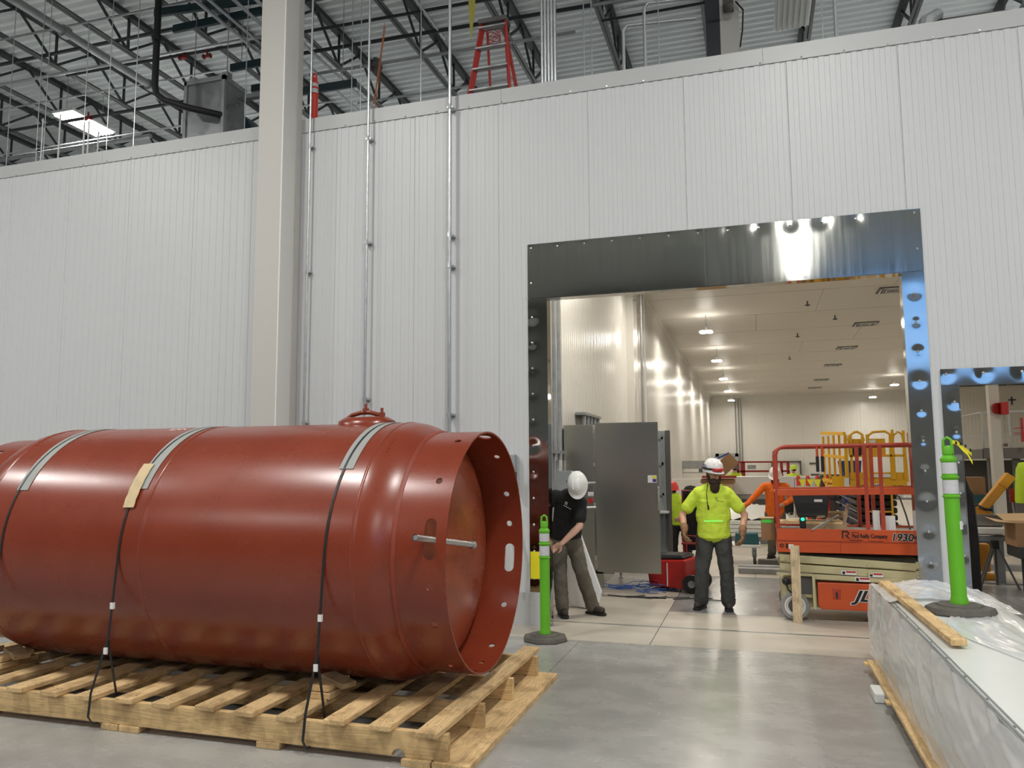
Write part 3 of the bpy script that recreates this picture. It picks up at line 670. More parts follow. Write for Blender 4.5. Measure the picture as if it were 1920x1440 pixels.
# end wall doors and beam portal
for (x0,x1,zt,l,nm) in ((-2.35,-.95,2.45,'far grey framed doorway on the end wall behind the bearded man','far_door'),(1.0,2.75,1.95,'far dark framed doorway on the end wall behind the orange lift','far_door')):
    t = thing(nm,l,'door',((x0+x1)/2,51.4,0)); m = 'galv_dull' if x0 < 0 else 'steel_dark'; f = .2 if x0 < 0 else .09
    bx(x0,x0+f,51.3,51.5,0,zt).build('jamb',m,t); bx(x1-f,x1,51.3,51.5,0,zt).build('jamb',m,t); bx(x0,x1,51.3,51.5,zt-f,zt).build('lintel',m,t); bx(x0+f,x1-f,51.42,51.48,0,zt-f).build('leaf','panel_cream',t)
t = thing('far_sign','two small dark notices on the far end wall','sign',(4,51.4,1.6)); G().box(3.25,3.75,51.55,51.595,1.75,1.85).box(3.3,3.8,51.55,51.595,1.05,1.16).build('notice','steel_dark',t)
t = thing('steel_portal','grey steel beam on posts across the back left of the room','beam',(-1.8,30,0))
bx(-2.58,-1.0,30,30.2,1.62,1.92).build('beam','galv_dull',t); bx(-1.42,-1.25,30.0,30.1,0,1.6).build('post','galv_dull',t); bx(-2.0,-1.85,29.98,30.0,1.5,1.62).build('hanger','steel_dark',t)
bx(-2.58,-1.0,29.99,30.2,1.46,1.5).build('lower_rail','galv_dull',t)
# ---------------------------------------------------------------- pallet
pl = thing('timber_pallet','long pine pallet carrying the red steel tank','pallet',(-4.2,5.6,0))
for i,(y,) in enumerate(((4.53,),(5.12,),(5.78,),(6.48,))):
    ys = y
    o = bx(-6.6,-1.81 if i == 0 else -1.80,ys,ys+.045,.043,.199).build('stringer','wood_x',pl,bevel=.003)
    o.location = (0,0,0)
    if i == 0:   # notch in the front stringer
        bpy.data.objects.remove(o)
        arc = [(-2.13+.045*math.cos(a),.043+.045*math.sin(a)) for a in [PI-PI*k/8 for k in range(9)]]
        poly = [(-6.6,.043)]+arc+[(-1.81,.043),(-1.81,.199),(-6.6,.199)]
        G().prism(poly,lambda u,v_,t:(u,t,v_),4.50,4.545).build('stringer','wood_x',pl,bevel=.002)
rnd = random.Random(3)
for k in range(15):
    xc = -1.905-.3225*k; w_ = .145; y0 = 4.44+rnd.uniform(-.015,.03) if k else 4.40; L_ = 2.28 if k == 0 else 2.1+rnd.uniform(-.06,.06)
    sk = rnd.uniform(-.02,.02) if k else .0
    g = G(); h0, h1 = .200,.236
    g.add([(xc-w_/2,y0,h0),(xc+w_/2,y0,h0),(xc+w_/2+sk,y0+L_,h0),(xc-w_/2+sk,y0+L_,h0),(xc-w_/2,y0,h1),(xc+w_/2,y0,h1),(xc+w_/2+sk,y0+L_,h1),(xc-w_/2+sk,y0+L_,h1)],[(0,3,2,1),(4,5,6,7),(0,1,5,4),(1,2,6,5),(2,3,7,6),(3,0,4,7)])
    o = g.build('deck_board','wood_y',pl,bevel=.006)
for x0,x1 in ((-1.90,-1.66),(-2.10,-1.91)): bx(x0,x1,4.47,6.62,.0,.042).build('bottom_board','wood_y',pl,bevel=.003)
for x0,x1 in ((-3.13,-2.96),(-4.38,-4.24),(-4.23,-4.06),(-5.6,-5.4)): bx(x0,x1,4.49,6.6,.0,.042).build('bottom_board','wood_y',pl,bevel=.005)
g = G()
for k in range(12):
    xc = -1.905-.3225*k
    for yy_ in (4.52,5.14,5.8,6.5):
        for dx in (-.045,.01,.045): g.disc((xc+dx,yy_+rnd.uniform(-.012,.012),.2365),.004,(0,0,1),.002,6)
g.build('nail_heads','steel_dark',pl,kind='stuff')
# chocks
for x,l in ((-2.83,'right'),(-5.72,'left')):
    t = thing('timber_chock','stack of pine offcuts wedged under the %s end of the red tank'%l,'chock',(x,4.95,.237))
    G().box(x-.10,x+.05,4.80,5.13,.237,.279).build('offcut','wood_y',t,bevel=.004); G().box(x-.10,x+.035,4.81,5.10,.284,.324).build('offcut','wood_y',t,bevel=.004)
    G().bar((x-.09,5.0,.345),(x+.14,4.9,.315),.12,.035).build('wedge','wood_dark',t,bevel=.003)
tag(G().bar((-6.25,4.95,.27),(-5.95,5.0,.33),.12,.04).build('timber_wedge','wood_y'),'loose pine wedge at the left edge under the tank','wedge')
# ---------------------------------------------------------------- tank
YC, ZT, R, RS = 5.5, 1.184, .945, .865
tk = thing('steel_tank','large rust red primed steel tank strapped to the pallet','tank',(-4.1,YC,ZT))
def head(x0, s, m=14):   # outer knuckle: from R at x0 curving in to RS, s = +1 right, -1 left
    return [(R*math.cos(a), x0+s*.50*math.sin(a)) for a in [i/m*math.asin(.40) for i in range(m+1)]]
body = [(R,-5.70),(R,-2.50)]
G().lathe(body,(0,YC,ZT),'x',96).build('shell','primer',tk,smooth=30)
for x in (-2.50,-5.70,-4.18):
    G().lathe([(R-.002,x-.018),(R+.004,x-.010),(R+.0055,x),(R+.004,x+.010),(R-.002,x+.018)],(0,YC,ZT),'x',96).build('weld_seam','primer',tk,smooth=60)
a_end = math.acos(RS/R)
for s,x0 in ((1,-2.50),(-1,-5.70)):
    pr = [(R*math.cos(a), x0+s*.62*math.sin(a)) for a in [i/14*a_end for i in range(15)]]
    G().lathe(pr,(0,YC,ZT),'x',96).build('head_knuckle','primer',tk,smooth=50)
xk = -2.50+.62*math.sin(a_end)          # where the skirt starts
# dished head seen inside the skirt
pr = [((RS-.012)*math.cos(a), xk-.02+.20*math.sin(a)) for a in [i/16*PI/2 for i in range(17)]]
G().lathe(pr,(0,YC,ZT),'x',72).build('dished_head','primer_head',tk,smooth=50)
G().lathe([(RS+.002,xk-.02),(RS+.014,xk-.006),(RS+.012,xk+.006),(RS+.001,xk+.02)],(0,YC,ZT),'x',96).build('weld_seam','primer_dark',tk,smooth=60)
def skirt(x0,x1,holes,name):
    o = G().lathe([(RS,x0),(RS,x1),(RS-.012,x1),(RS-.012,x0),(RS,x0)],(0,YC,ZT),'x',144).build(name,'primer',tk)
    cut = G()
    for ang,r,half,xh in holes:
        a = math.radians(ang); 
        def P(da,dx,rad): 
            t_ = a+da; return V((xh+dx, YC-rad*math.cos(t_), ZT+rad*math.sin(t_)))
        pts = []
        hh = half/RS
        for k in range(24):
            q = 2*PI*k/24; dx = r*math.cos(q); da = r/RS*math.sin(q)+(hh if math.sin(q) > 1e-6 else -hh if math.sin(q) < -1e-6 else 0)
            pts.append((da,dx))
        n = len(pts); cut.add([P(da,dx,RS-.08) for da,dx in pts]+[P(da,dx,RS+.08) for da,dx in pts],[tuple(range(n))[::-1],tuple(range(n,2*n))]+[(i,(i+1)%n,n+(i+1)%n,n+i) for i in range(n)])
    c_ = cut.build('cutter','primer',tk)
    md = o.modifiers.new('holes','BOOLEAN'); md.object = c_; md.operation = 'DIFFERENCE'; md.solver = 'EXACT'
    bpy.context.view_layer.update(); dg = bpy.context.evaluated_depsgraph_get()
    me = bpy.data.meshes.new_from_object(o.evaluated_get(dg)); o.modifiers.clear(); o.data = me; bpy.data.objects.remove(c_)
    bm = bmesh.new(); bm.from_mesh(me)
    for f in bm.faces: f.smooth = True
    for e in bm.edges:
        if len(e.link_faces) == 2 and e.calc_face_angle(0) > .5: e.smooth = False
    bm.to_mesh(me); bm.free(); return o
XH = -1.995
HO = [(a,.024,0,XH) for a in (127,154,171.5,-143,-115.6,-57,-27.6,-10,36.5,65.5)]+[(103,.05,0,XH+.01),(-83,.045,0,XH+.01),(-99,.024,0,XH)]+[(10,.042,.09,XH),(-169.5,.042,.075,XH)]
skirt(xk,-1.885,HO,'skirt')
skirt(-6.32,-5.70-.62*math.sin(a_end),[(60,.03,0,-6.15),(20,.03,0,-6.15)],'skirt')
# hatch on top
hx = -2.90
g = G(); n = 40; rings = []
for (r,dz) in ((.235,-.012),(.23,.022),(.18,.05),(.155,.055),(.15,.02)):
    rg = []
    for k in range(n):
        a = 2*PI*k/n; X = hx+r*1.0*math.cos(a); Y = YC+r*.8*math.sin(a); rg.append(V((X,Y,ZT+math.sqrt(max(0,R*R-(Y-YC)**2))+dz)))
    rings.append(rg)
g.add([p for rg in rings for p in rg],[(i*n+k,i*n+(k+1)%n,(i+1)*n+(k+1)%n,(i+1)*n+k) for i in range(len(rings)-1) for k in range(n)])
g.build('hatch_ring','primer',tk,smooth=50)
G().ell((hx,YC,ZT+R+.015),(.14,.11,.035),20,8).build('hatch_cover','primer_dark',tk,smooth=60)
G().tube([(hx-.17,YC-.02,ZT+R+.035),(hx-.12,YC-.02,ZT+R+.068),(hx-.04,YC-.02,ZT+R+.088),(hx+.04,YC-.02,ZT+R+.088),(hx+.12,YC-.02,ZT+R+.065),(hx+.17,YC-.02,ZT+R+.03)],.018,8).build('hatch_yoke','primer',tk,smooth=50)
for x,z in ((hx,.09),(hx+.14,.055)):
    G().disc((x,YC-.02,ZT+R+z+.015),.025,(0,0,1),.03,6).disc((x,YC-.02,ZT+R+z+.04),.012,(0,0,1),.05,8).build('bolt','primer_dark',tk)
# chalk marks
g = G()
def onshell(x,a,r=R+.002): a = math.radians(a); return V((x,YC-r*math.cos(a),ZT+r*math.sin(a)))
for k in range(14):
    x = -4.60+.012*k+rnd.uniform(0,.02); a = 74.5+rnd.uniform(0,3.2); g.tube([onshell(x,a),onshell(x+rnd.uniform(.01,.03),a+rnd.uniform(-1,1.2))],.003,4)
g.build('chalk_mark','chalk',tk)
g = G()
for k in range(5): 
    p = onshell(-2.42+.02*0,58-2.2*k,R-.006); g.box(p.x-.012,p.x+.006,p.y-.002,p.y+.004,p.z-.008,p.z+.008)
g.build('stamped_mark','primer_dark',tk)
# galvanized pipe through the slot
t = tag(G().tube([(-2.03,4.50,1.355),(-1.93,5.30,1.235)],.021,14,caps=False).tube([(-2.03,4.505,1.355),(-1.93,5.29,1.235)],.017,14).build('loose_pipe','galv',smooth=40),'galvanized pipe poking through the slot of the tank rim','pipe')
t2_ = G().disc((-1.935,5.27,1.238),.029,(.13,1,-.1),.03,14).build('pipe_collar','galv',t)
# straps with pads
def band(x0,x1,a0,a1,r,name,m,parent,th=.003,n=40,wob=0):
    g = G(); vs = []
    for k in range(n+1):
        a = math.radians(a0+(a1-a0)*k/n); dxx = wob*math.sin(k*.7)
        for x,rr in ((x0,r),(x1,r),(x1,r+th),(x0,r+th)): vs.append((x+dxx,YC-rr*math.cos(a),ZT+rr*math.sin(a)))
    fs = [(4*k+j,4*k+(j+1)%4,4*k+4+(j+1)%4,4*k+4+j) for k in range(n) for j in range(4)]+[(0,1,2,3),(4*n+3,4*n+2,4*n+1,4*n)]
    return g.add(vs,fs).build(name,m,parent,smooth=40)
SP = [(-2.655,-2.70,-2.74,39,'right','black strap holding the red tank near its open end'),(-4.28,-4.36,-4.42,29,'middle','black strap holding the red tank at its middle'),(-5.40,-5.46,-5.5,28,'left','black strap holding the red tank near the left edge')]
for xt,xm,xb,pa,l,lab in SP:
    t = thing('tie_down_strap',lab,'strap',(xt,YC,ZT))
    g = G(); w_ = .009
    # over the top, down the front to the pallet
    pts = [(xt,YC-(R+.006)*math.cos(math.radians(a)),ZT+(R+.006)*math.sin(math.radians(a))) for a in range(150,-1,-5)]
    m_ = len(pts); pts = [(xt+(xm-xt)*max(0,(i-m_+22)/22.)**1.3,p[1],p[2]) for i,p in enumerate(pts)]
    pts += [(xm,4.50,.62),(xb+.01,4.42,.26),(xb-.004,4.42,.10),(xb-.010,4.47,.036),(xb-.012,4.55,.034)]
    vs = []; 
    for p in pts: vs += [(p[0]-w_,p[1],p[2]),(p[0]+w_,p[1],p[2])]
    g.add(vs,[(2*i,2*i+1,2*i+3,2*i+2) for i in range(len(pts)-1)])
    o = g.build('webbing','black',t); sd = o.modifiers.new('s','SOLIDIFY'); sd.thickness = .003
    g = G().bar((xm,4.50,.60),(xm+.005,4.60,.18),.018,.003,(0,1,0)); g.build('webbing','black',t)
    for z in (.83,.53): bx(xm-.013,xm+.013,4.515 if z>.7 else 4.475,4.535 if z>.7 else 4.488,z-.022,z+.022).build('buckle','buckle',t)
    band(xt-.062,xt+.045,pa,140,R+.002,'edge_pad','pad_grey',t)
    if l == 'middle':
        o = band(xt-.10,xt-.005,20,42,R+.012,'kraft_tag','kraft',t,wob=.002)
# ---------------------------------------------------------------- second vessel is only the tank's own left skirt; wrapped panel stack on the right
st = thing('panel_stack','stack of white insulated panels under clear plastic at the right edge','panels',(1.45,5.0,0))
SX0,SX1,SY0,SY1 = .97,1.70,1.2,7.70
for k in range(6):
    z = .11+.1*k; bx(SX0,SX1,SY0,SY1,z+.002,z+.098).build('white_panel','panel_white',st,bevel=.004)
G().box(SX0+.0,SX0+.012,SY0,SY1,.711,.715).box(SX0+.028,SX0+.034,SY0,SY1,.711,.716).build('edge_channel','galv_dull',st)
g = G()
for k in range(16): g.box(SX0+.016,SX0+.022,2.2+.4*k,2.225+.4*k,.711,.7125)
g.build('edge_slots','steel_dark',st)
for y in (1.9,3.5,5.2,7.2): bx(SX0+.02,SX1-.02,y-.09,y+.09,.0,.078).build('foam_runner','foam_white',st)
bx(SX0-.10,SX1,SY0,SY1-.15,.080,.105).build('skid_sheet','wood_y',st); 
for y in (4.9,6.3,7.45): bx(SX0-.13,SX1,y,y+.1,.076,.090).build('skid_slat','wood_x',st)
tag(bx(.80,1.10,6.60,6.86,0,.074).build('foam_block','foam_white',bevel=.012),'white foam block sticking out under the wrapped panel stack','foam block')
def film_sheet(name, P, nu, nv, amp, seed):
    rr = random.Random(seed); ph = [rr.uniform(0,6) for _ in range(8)]; vs = []
    for j in range(nv+1):
        for i in range(nu+1):
            u, v_ = i/nu, j/nv; p, nrm = P(u,v_)
            s = math.sin(u*23+ph[0]+3*math.sin(v_*7+ph[1]))*.4+math.sin(v_*17+u*31+ph[2])*.3+math.sin(u*61+5*math.sin(v_*13+ph[3]))*.22+math.sin(v_*41-u*19+ph[4])*.2
            rg_ = (1-abs(math.sin(u*26-v_*4+1.5*math.sin(v_*3+u*5)+ph[5])))**4*1.6+(1-abs(math.sin(u*11+v_*2.5+ph[6]+1.2*math.sin(u*7))))**5*2.2
            vs.append(V(p)+V(nrm)*amp*(s+rg_))
    return G().add(vs,[(j*(nu+1)+i,j*(nu+1)+i+1,(j+1)*(nu+1)+i+1,(j+1)*(nu+1)+i) for j in range(nv) for i in range(nu)]).build(name,'film',st,smooth=80)
def leftside(u,v_):
    y = 3.0+(SY1+.03-3.0)*u; z = .114+.611*v_; bul = .035*math.sin(v_*PI)*(.4+.6*math.sin(u*9+v_*2)**2)
    return (SX0-.022-bul-.02*(1-v_),y,z),(-1,0,0)
film_sheet('plastic_wrap',leftside,190,30,.006,1)
def endside(u,v_): return (SX0-.03+(SX1-SX0+.06)*u, SY1+.025+.05*math.sin(v_*PI)*(.5+.5*math.sin(u*13)), .10+.625*v_),(0,1,0)
film_sheet('plastic_wrap',endside,50,22,.012,2)
def topfar(u,v_):
    x = SX0-.02+(SX1+.12-SX0)*u; y0_ = 6.75+.35*math.sin(u*3.1)-.25*u; y = y0_+(SY1+.03-y0_)*v_
    return (x,y,.722+.010*math.sin(u*5)+.05*max(0,math.sin(u*4.5-.9))*v_),(0,0,1)
film_sheet('plastic_wrap',topfar,60,40,.0045,3)
def topright(u,v_):
    xl = 1.38+.13*math.sin(v_*6.5)+.06*math.sin(v_*15); x = xl+(SX1+.06-xl)*u; y = 2.6+(7.0-2.6)*v_
    return (x,y,.7175+.002*u-.05*max(0,u-.9)*5),(0,0,1)
film_sheet('plastic_wrap',topright,30,110,.004,4)
tag(G().add([(1.065,5.26,.728),(1.155,5.27,.728),(1.10,7.70,.728),(1.01,7.69,.728),(1.065,5.26,.766),(1.155,5.27,.766),(1.10,7.70,.766),(1.01,7.69,.766)],[(0,3,2,1),(4,5,6,7),(0,1,5,4),(1,2,6,5),(2,3,7,6),(3,0,4,7)]).build('pine_board','wood_y',bevel=.003),'pine board lying on top of the wrapped panel stack','board').rotation_euler = (0,0,0)
tag(bx(.355,.455,9.60,9.64,0,.86).build('upright_board','wood_z',bevel=.002),'upright pine board standing before the front wheel of the orange lift','board')
# ---------------------------------------------------------------- orange scissor lift in the doorway
YL = 9.76; JX0, JX1 = .22, 2.10; YB_ = 10.50
lf = thing('scissor_lift','orange scissor lift with tan arms parked in the doorway','lift',(1.15,10.1,0))
def wheel(x,y):
    w_ = G().lathe([(.10,-.045),(.155,-.045),(.16,-.03),(.16,.03),(.155,.045),(.10,.045)],(x,y,.16),'y',32).build('wheel','tyre_grey',lf,smooth=40,bevel=0)
    G().lathe([(0,-.03),(.095,-.035),(.10,-.05),(.115,-.05),(.118,-.04)],(x,y,.16),'y',28).build('rim','white',w_,smooth=30)
    G().lathe([(0,-.04),(.075,-.045),(.078,-.03)],(x,y,.16),'y',20).build('hub','steel_dark',w_,smooth=30)
for x,y in ((.39,9.80),(1.92,9.80),(.39,10.46),(1.92,10.46)): wheel(x,y)
G().box(.25,2.05,9.86,10.40,.14,.46).build('chassis','lift_tan',lf,bevel=.01)
G().box(.26,.62,9.79,9.86,.25,.50).build('steering_plate','lift_tan',lf,bevel=.02)
G().box(.40,.62,9.775,9.86,.30,.50).box(.30,.60,9.78,9.82,.40,.47).build('drive_unit','steel_dark',lf,bevel=.01)
G().bar((.60,9.75,.14),(.60,9.75,.52),.03,.05).bar((.60,9.75,.52),(.2,9.78,.52),.03,.03).build('guard_bar','lift_tan',lf)
poly = [(.67,.14),(.64,.18),(.64,.44),(2.08,.44),(2.08,.14)]
dr = G().prism(poly,lambda u,v_,t:(u,t,v_),9.735,9.86).build('tray_door','lift_orange',lf,bevel=.008)
G().box(.80,.88,9.728,9.736,.26,.38).build('door_handle','rail_red',dr,bevel=.006); G().box(.832,.848,9.722,9.73,.27,.34).build('latch','black',dr)
def label2(body,size,P,parent,shear=.3,o1=.0,o2=.012,sx=1.1,c1='black',c2='white'):
    text(body,size,c2,parent,P,(1,0,0),(0,0,1),.001,shear,o2,'lettering_outline',sx=sx)
    text(body,size,c1,parent,(P[0],P[1]-.003,P[2]),(1,0,0),(0,0,1),.001,shear,o1,'lettering',sx=sx)
label2('JLG',.165,(1.02,9.732,.25),dr,shear=.35,o1=.005,o2=.012,sx=1.3)
# tan scissor arms
def arm(x0,z0,x1,z1,y,h=.10,name='scissor_arm',m='lift_tan'):
    return G().bar((x0,y,z0),(x1,y,z1),.05,h,(0,1,0)).build(name,m,lf,bevel=.006) if False else G().add([(x0,y-.025,z0-h/2),(x1,y-.025,z1-h/2),(x1,y+.025,z1-h/2),(x0,y+.025,z0-h/2),(x0,y-.025,z0+h/2),(x1,y-.025,z1+h/2),(x1,y+.025,z1+h/2),(x0,y+.025,z0+h/2)],[(0,3,2,1),(4,5,6,7),(0,1,5,4),(1,2,6,5),(2,3,7,6),(3,0,4,7)]).build(name,m,lf,bevel=.006)
for y in (9.78,10.46):
    arm(.24,.705,2.06,.62,y,.085); arm(.24,.60,2.06,.53,y+.0,.085); arm(.60,.50,2.06,.47,y,.06)
    arm(.24,.72,2.06,.69,y+(.06 if y<10 else -.06),.05,m='rubber')
for x,z in ((.27,.70),(.27,.60),(1.20,.655),(1.20,.575)): G().disc((x,9.745,z),.028,(0,1,0),.03,14).build('pivot_pin','lift_tan',lf)
G().bar((1.22,9.75,.655),(1.62,9.75,.635),.012,.05).build('arm_rib','lift_tan',lf)
for x,w_,z in ((.98,.16,.56),(1.26,.15,.545),(1.12,.16,.49)):
    s_ = bx(x-w_/2,x+w_/2,9.742,9.748,z-.025,z+.025).build('warning_label','white',lf); bx(x-w_/2+.05,x+w_/2-.008,9.74,9.743,z-.0,z+.018).build('print','red_plastic',s_); bx(x-w_/2+.012,x-w_/2+.04,9.74,9.743,z-.018,z+.014).build('pictogram','black',s_)
G().ell((.30,9.74,.44),(.045,.03,.045),14,8).tube([(.30,9.75,.42),(.32,9.745,.34),(.38,9.75,.30)],.01,6).build('warning_lamp','black',lf,smooth=60)
# platform
dk = G().box(.22,2.10,9.76,10.50,.99,1.02).build('platform_floor','galv_dull',lf)
sp = G().box(.22,2.10,9.735,9.76,.775,1.045).box(.22,.245,9.735,10.52,.775,1.045).box(2.075,2.10,9.735,10.52,.775,1.045).box(.22,2.10,10.50,10.52,.775,1.045).build('side_panel','lift_orange',lf,bevel=.004)
G().box(.22,2.10,9.728,9.736,.905,.912).build('panel_fold','rail_red',sp)
G().box(.90,.906,9.73,9.736,.78,.90).build('panel_fold','rail_red',sp)
G().lathe([(.022,-.004),(.022,.0),(.014,.0),(.014,-.004)],(.27,9.733,.85),'y',16).build('round_mark','black',sp); bx(.315,.335,9.73,9.736,.82,.875).build('slot_mark','black',sp); bx(.345,.40,9.73,9.736,.81,.865).build('sticker','white',sp)
text('PaulReilly Company'.replace('lR','l R'),.062,'black',sp,(1.03,9.733,.955),(1,0,0),(0,0,1),.001,0,.0015,sx=.72)
G().box(1.0,1.14,9.730,9.734,.925,.929).box(1.20,1.36,9.730,9.734,.917,.921).box(1.03,1.1,9.730,9.734,1.012,1.015).build('fine_print','black',sp)
def rlogo(parent,P,s,m,right=(1,0,0),upv=(0,0,1),nrm=(0,-1,0),th=.002):
    r_,u_,n_ = V(right),V(upv),V(nrm); P = V(P)
    f = lambda u,v_,t: P+r_*u*s+u_*v_*s+n_*t
    g = G().prism([(0,0),(.16,0),(.16,1),(0,1)],f,0,th).prism([(.16,.82),(.62,.82),(.72,.72),(.72,.6),(.9,.6),(.9,.8),(.7,1),(.16,1)],f,0,th).prism([(.72,.6),(.9,.6),(.62,.35),(.42,.35)],f,0,th).prism([(.36,.42),(.56,.42),(1.0,.0),(.76,.0)],f,0,th)
    return g.build('company_emblem',m,parent)
rlogo(sp,(.925,9.733,.945),.085,'black')
label2('1930ES',.115,(1.43,9.732,.93),sp,shear=.2,o1=.003,o2=.007,sx=1.0)
def rail(pts,r=.022,m='rail_red',nm='guard_rail'): return G().tube(pts,r,10).build(nm,m,lf,smooth=40)
def sq(a,b,w_=.035,m='rail_red',nm='guard_rail'): return G().bar(a,b,w_,w_).build(nm,m,lf,bevel=.004)
for y in (9.775,10.485):
    rail([(.24,y,1.04),(.24,y,1.90),(.26,y,1.96),(.31,y,1.995),(.36,y,2.0),(2.06,y,2.01)])
    G().bar((.24,y,1.46),(2.08,y,1.49),.04,.075).build('mid_rail','lift_orange',lf,bevel=.004)
    for x in (1.21,1.37): sq((x,y,1.045),(x,y,2.0),.042)
    sq((2.05,y,1.3),(2.05,y,2.0),.04); sq((1.5,y,1.62-.62),(1.5,y,1.04),.03)
rail([(.24,9.775,1.94),(.24,10.485,1.94)]); rail([(.24,9.775,1.46),(.24,10.485,1.46)]); rail([(2.06,9.775,2.0),(2.06,10.485,2.0)])
G().add([(2.02,9.77,1.52),(2.10,9.77,1.28),(2.10,9.77,1.20),(1.84,9.77,1.46),(2.02,9.79,1.52),(2.10,9.79,1.28),(2.10,9.79,1.20),(1.84,9.79,1.46)],[(0,1,2,3),(7,6,5,4),(0,4,5,1),(1,5,6,2),(2,6,7,3),(3,7,4,0)]).build('corner_brace','rail_red',lf)
for x in (.70,.755): 
    h_ = G().tube([(x,9.74,1.99),(x,9.74,1.88)],.014,8).build('clamp_handle','lift_orange',lf); G().tube([(x,9.74,1.88),(x,9.74,1.70)],.018,10).build('grip','black',h_,smooth=40)
G().tube([(1.55,10.3,1.45),(1.62,10.2,1.4),(1.66,10.1,1.2),(1.68,10.0,1.04)],.01,6).build('cable','black',lf)
tag(G().add([(.42,9.95,1.45),(.84,9.95,1.45),(.84,10.25,1.45),(.42,10.25,1.45),(.47,9.98,1.16),(.80,9.98,1.16),(.80,10.22,1.16),(.47,10.22,1.16)],[(0,1,2,3),(7,6,5,4),(0,4,5,1),(1,5,6,2),(2,6,7,3),(3,7,4,0)]).build('black_bin','dark_plastic',bevel=.02),'black plastic bin hung inside the orange lift rails','bin')
q_ = [o for o in bpy.data.objects if o.name == 'black_bin'][0]; 
G().box(.66,.75,9.957,9.963,1.345,1.375).build('label_sticker','white',q_); G().box(.40,.86,9.93,10.27,1.44,1.465).build('rim','dark_plastic',q_,bevel=.008)
t = thing('lumber_pile','heap of timber offcuts on the orange lift platform','lumber',(.9,10.1,1.02))
bx(.24,.98,9.95,10.3,1.09,1.115).build('sheet','wood_x',t); bx(.55,1.0,9.9,10.35,1.02,1.09).build('plank','wood_dark',t)
for k,(a,b) in enumerate([((.70,9.95,1.17),(1.0,10.2,1.20)),((.62,10.1,1.19),(.98,10.1,1.17)),((.8,9.9,1.15),(1.05,10.3,1.16)),((.72,10.25,1.21),(1.0,10.05,1.22)),((.97,9.95,1.08),(1.03,9.97,1.33))]): G().bar(a,b,.05,.025).build('offcut','wood_x' if k%2 else 'wood_dark',t)
tag(G().tube([(.60,9.72,1.03),(.78,9.86,1.12),(.92,10.0,1.19)],.012,8).build('metal_rod','galv_dull'),'metal rod leaning out over the orange lift platform edge','rod')
t = thing('laser_level','small black laser with a green light on the orange lift','laser',(.52,9.80,1.045)); bx(.48,.55,9.80,9.86,1.045,1.17).build('case','black',t,bevel=.012); G().ell((.515,9.80,1.15),(.022,.012,.02)).build('green_light','green_led',t)
t = thing('white_trim_pieces','two short white panel offcuts on the orange lift platform','offcuts',(1.4,9.9,1.02)); bx(1.27,1.34,9.80,9.84,1.04,1.26).build('offcut','panel_white',t); bx(1.40,1.50,9.80,9.84,1.04,1.20).build('offcut','panel_white',t)
# brown carton with green tape sticking out left of the lift
t = thing('brown_carton','brown carton with green tape hanging off the orange lift end','carton',(.2,10.4,1)); G().box(.05,.205,10.25,10.5,.86,1.12).build('body','cardboard',t); G().box(.06,.19,10.243,10.25,1.07,1.11).build('green_tape','green_tape',t); G().box(.04,.205,10.24,10.51,1.12,1.13).build('flap','cardboard_light',t)
# ---------------------------------------------------------------- yellow scissor lift behind
yl = thing('yellow_lift','yellow scissor lift with a tall platform behind the orange lift','lift',(2.0,15.8,0))
yx0,yx1,yf,yb = 1.50,2.62,15.5,17.4
def yb_(a,b,w_=.05,h_=.05,m='lift_yellow',nm='guard_rail'): return G().bar(a,b,w_,h_).build(nm,m,yl,bevel=.005)
G().box(1.66,2.60,yf,yf+.06,1.30,1.50).build('front_plate','lift_yellow',yl,bevel=.005); G().box(1.40,2.60,yf+.05,yb,1.30,1.36).build('platform_floor','lift_yellow',yl)
text('6253',.085,'black',yl,(1.73,yf-.004,1.335),(1,0,0),(0,0,1),.001,0,.004,sx=1.25); text('6253',.085,'black',yl,(2.33,yf-.004,1.335),(1,0,0),(0,0,1),.001,0,.004,sx=1.25)
lb_ = bx(1.99,2.22,yf-.004,yf,1.32,1.43).build('maker_plate','white',yl); text('RIGE',.10,'black',lb_,(2.0,yf-.006,1.335),(1,0,0),(0,0,1),.001,0,.004)
for x in (1.62,1.70,1.90,1.98,2.36,2.40,2.58): yb_((x,yf,1.5),(x,yf,2.32 if x not in(2.4,) else 2.40),.045,.045)
for xa,xb in ((1.66,1.92),(1.98,2.38),(2.40,2.58)):
    G().tube([(xa,yf,2.2),(xa+.02,yf,2.30),(xa+.10,yf,2.36),(xb-.10,yf,2.37),(xb-.02,yf,2.32),(xb,yf,2.2)],.022,8).build('top_hoop','lift_yellow',yl,smooth=40)
    yb_((xa,yf,1.93),(xb,yf,1.93),.045,.045)
    G().box(xa,xb,yf+.01,yf+.03,1.5,1.63).build('kick_plate','lift_yellow',yl)
G().box(1.66,1.92,yf+.03,yf+.05,1.95,2.24).build('panel_plate','lift_yellow',yl); G().box(1.98,2.28,yf+.03,yf+.05,1.95,2.24).build('panel_plate','lift_yellow',yl)
bx(1.73,1.86,yf-.04,yf,1.93,2.14).build('control_box','black',yl,bevel=.01); bx(2.0,2.12,yf+.02,yf+.03,2.12,2.22).build('notice','white',yl)
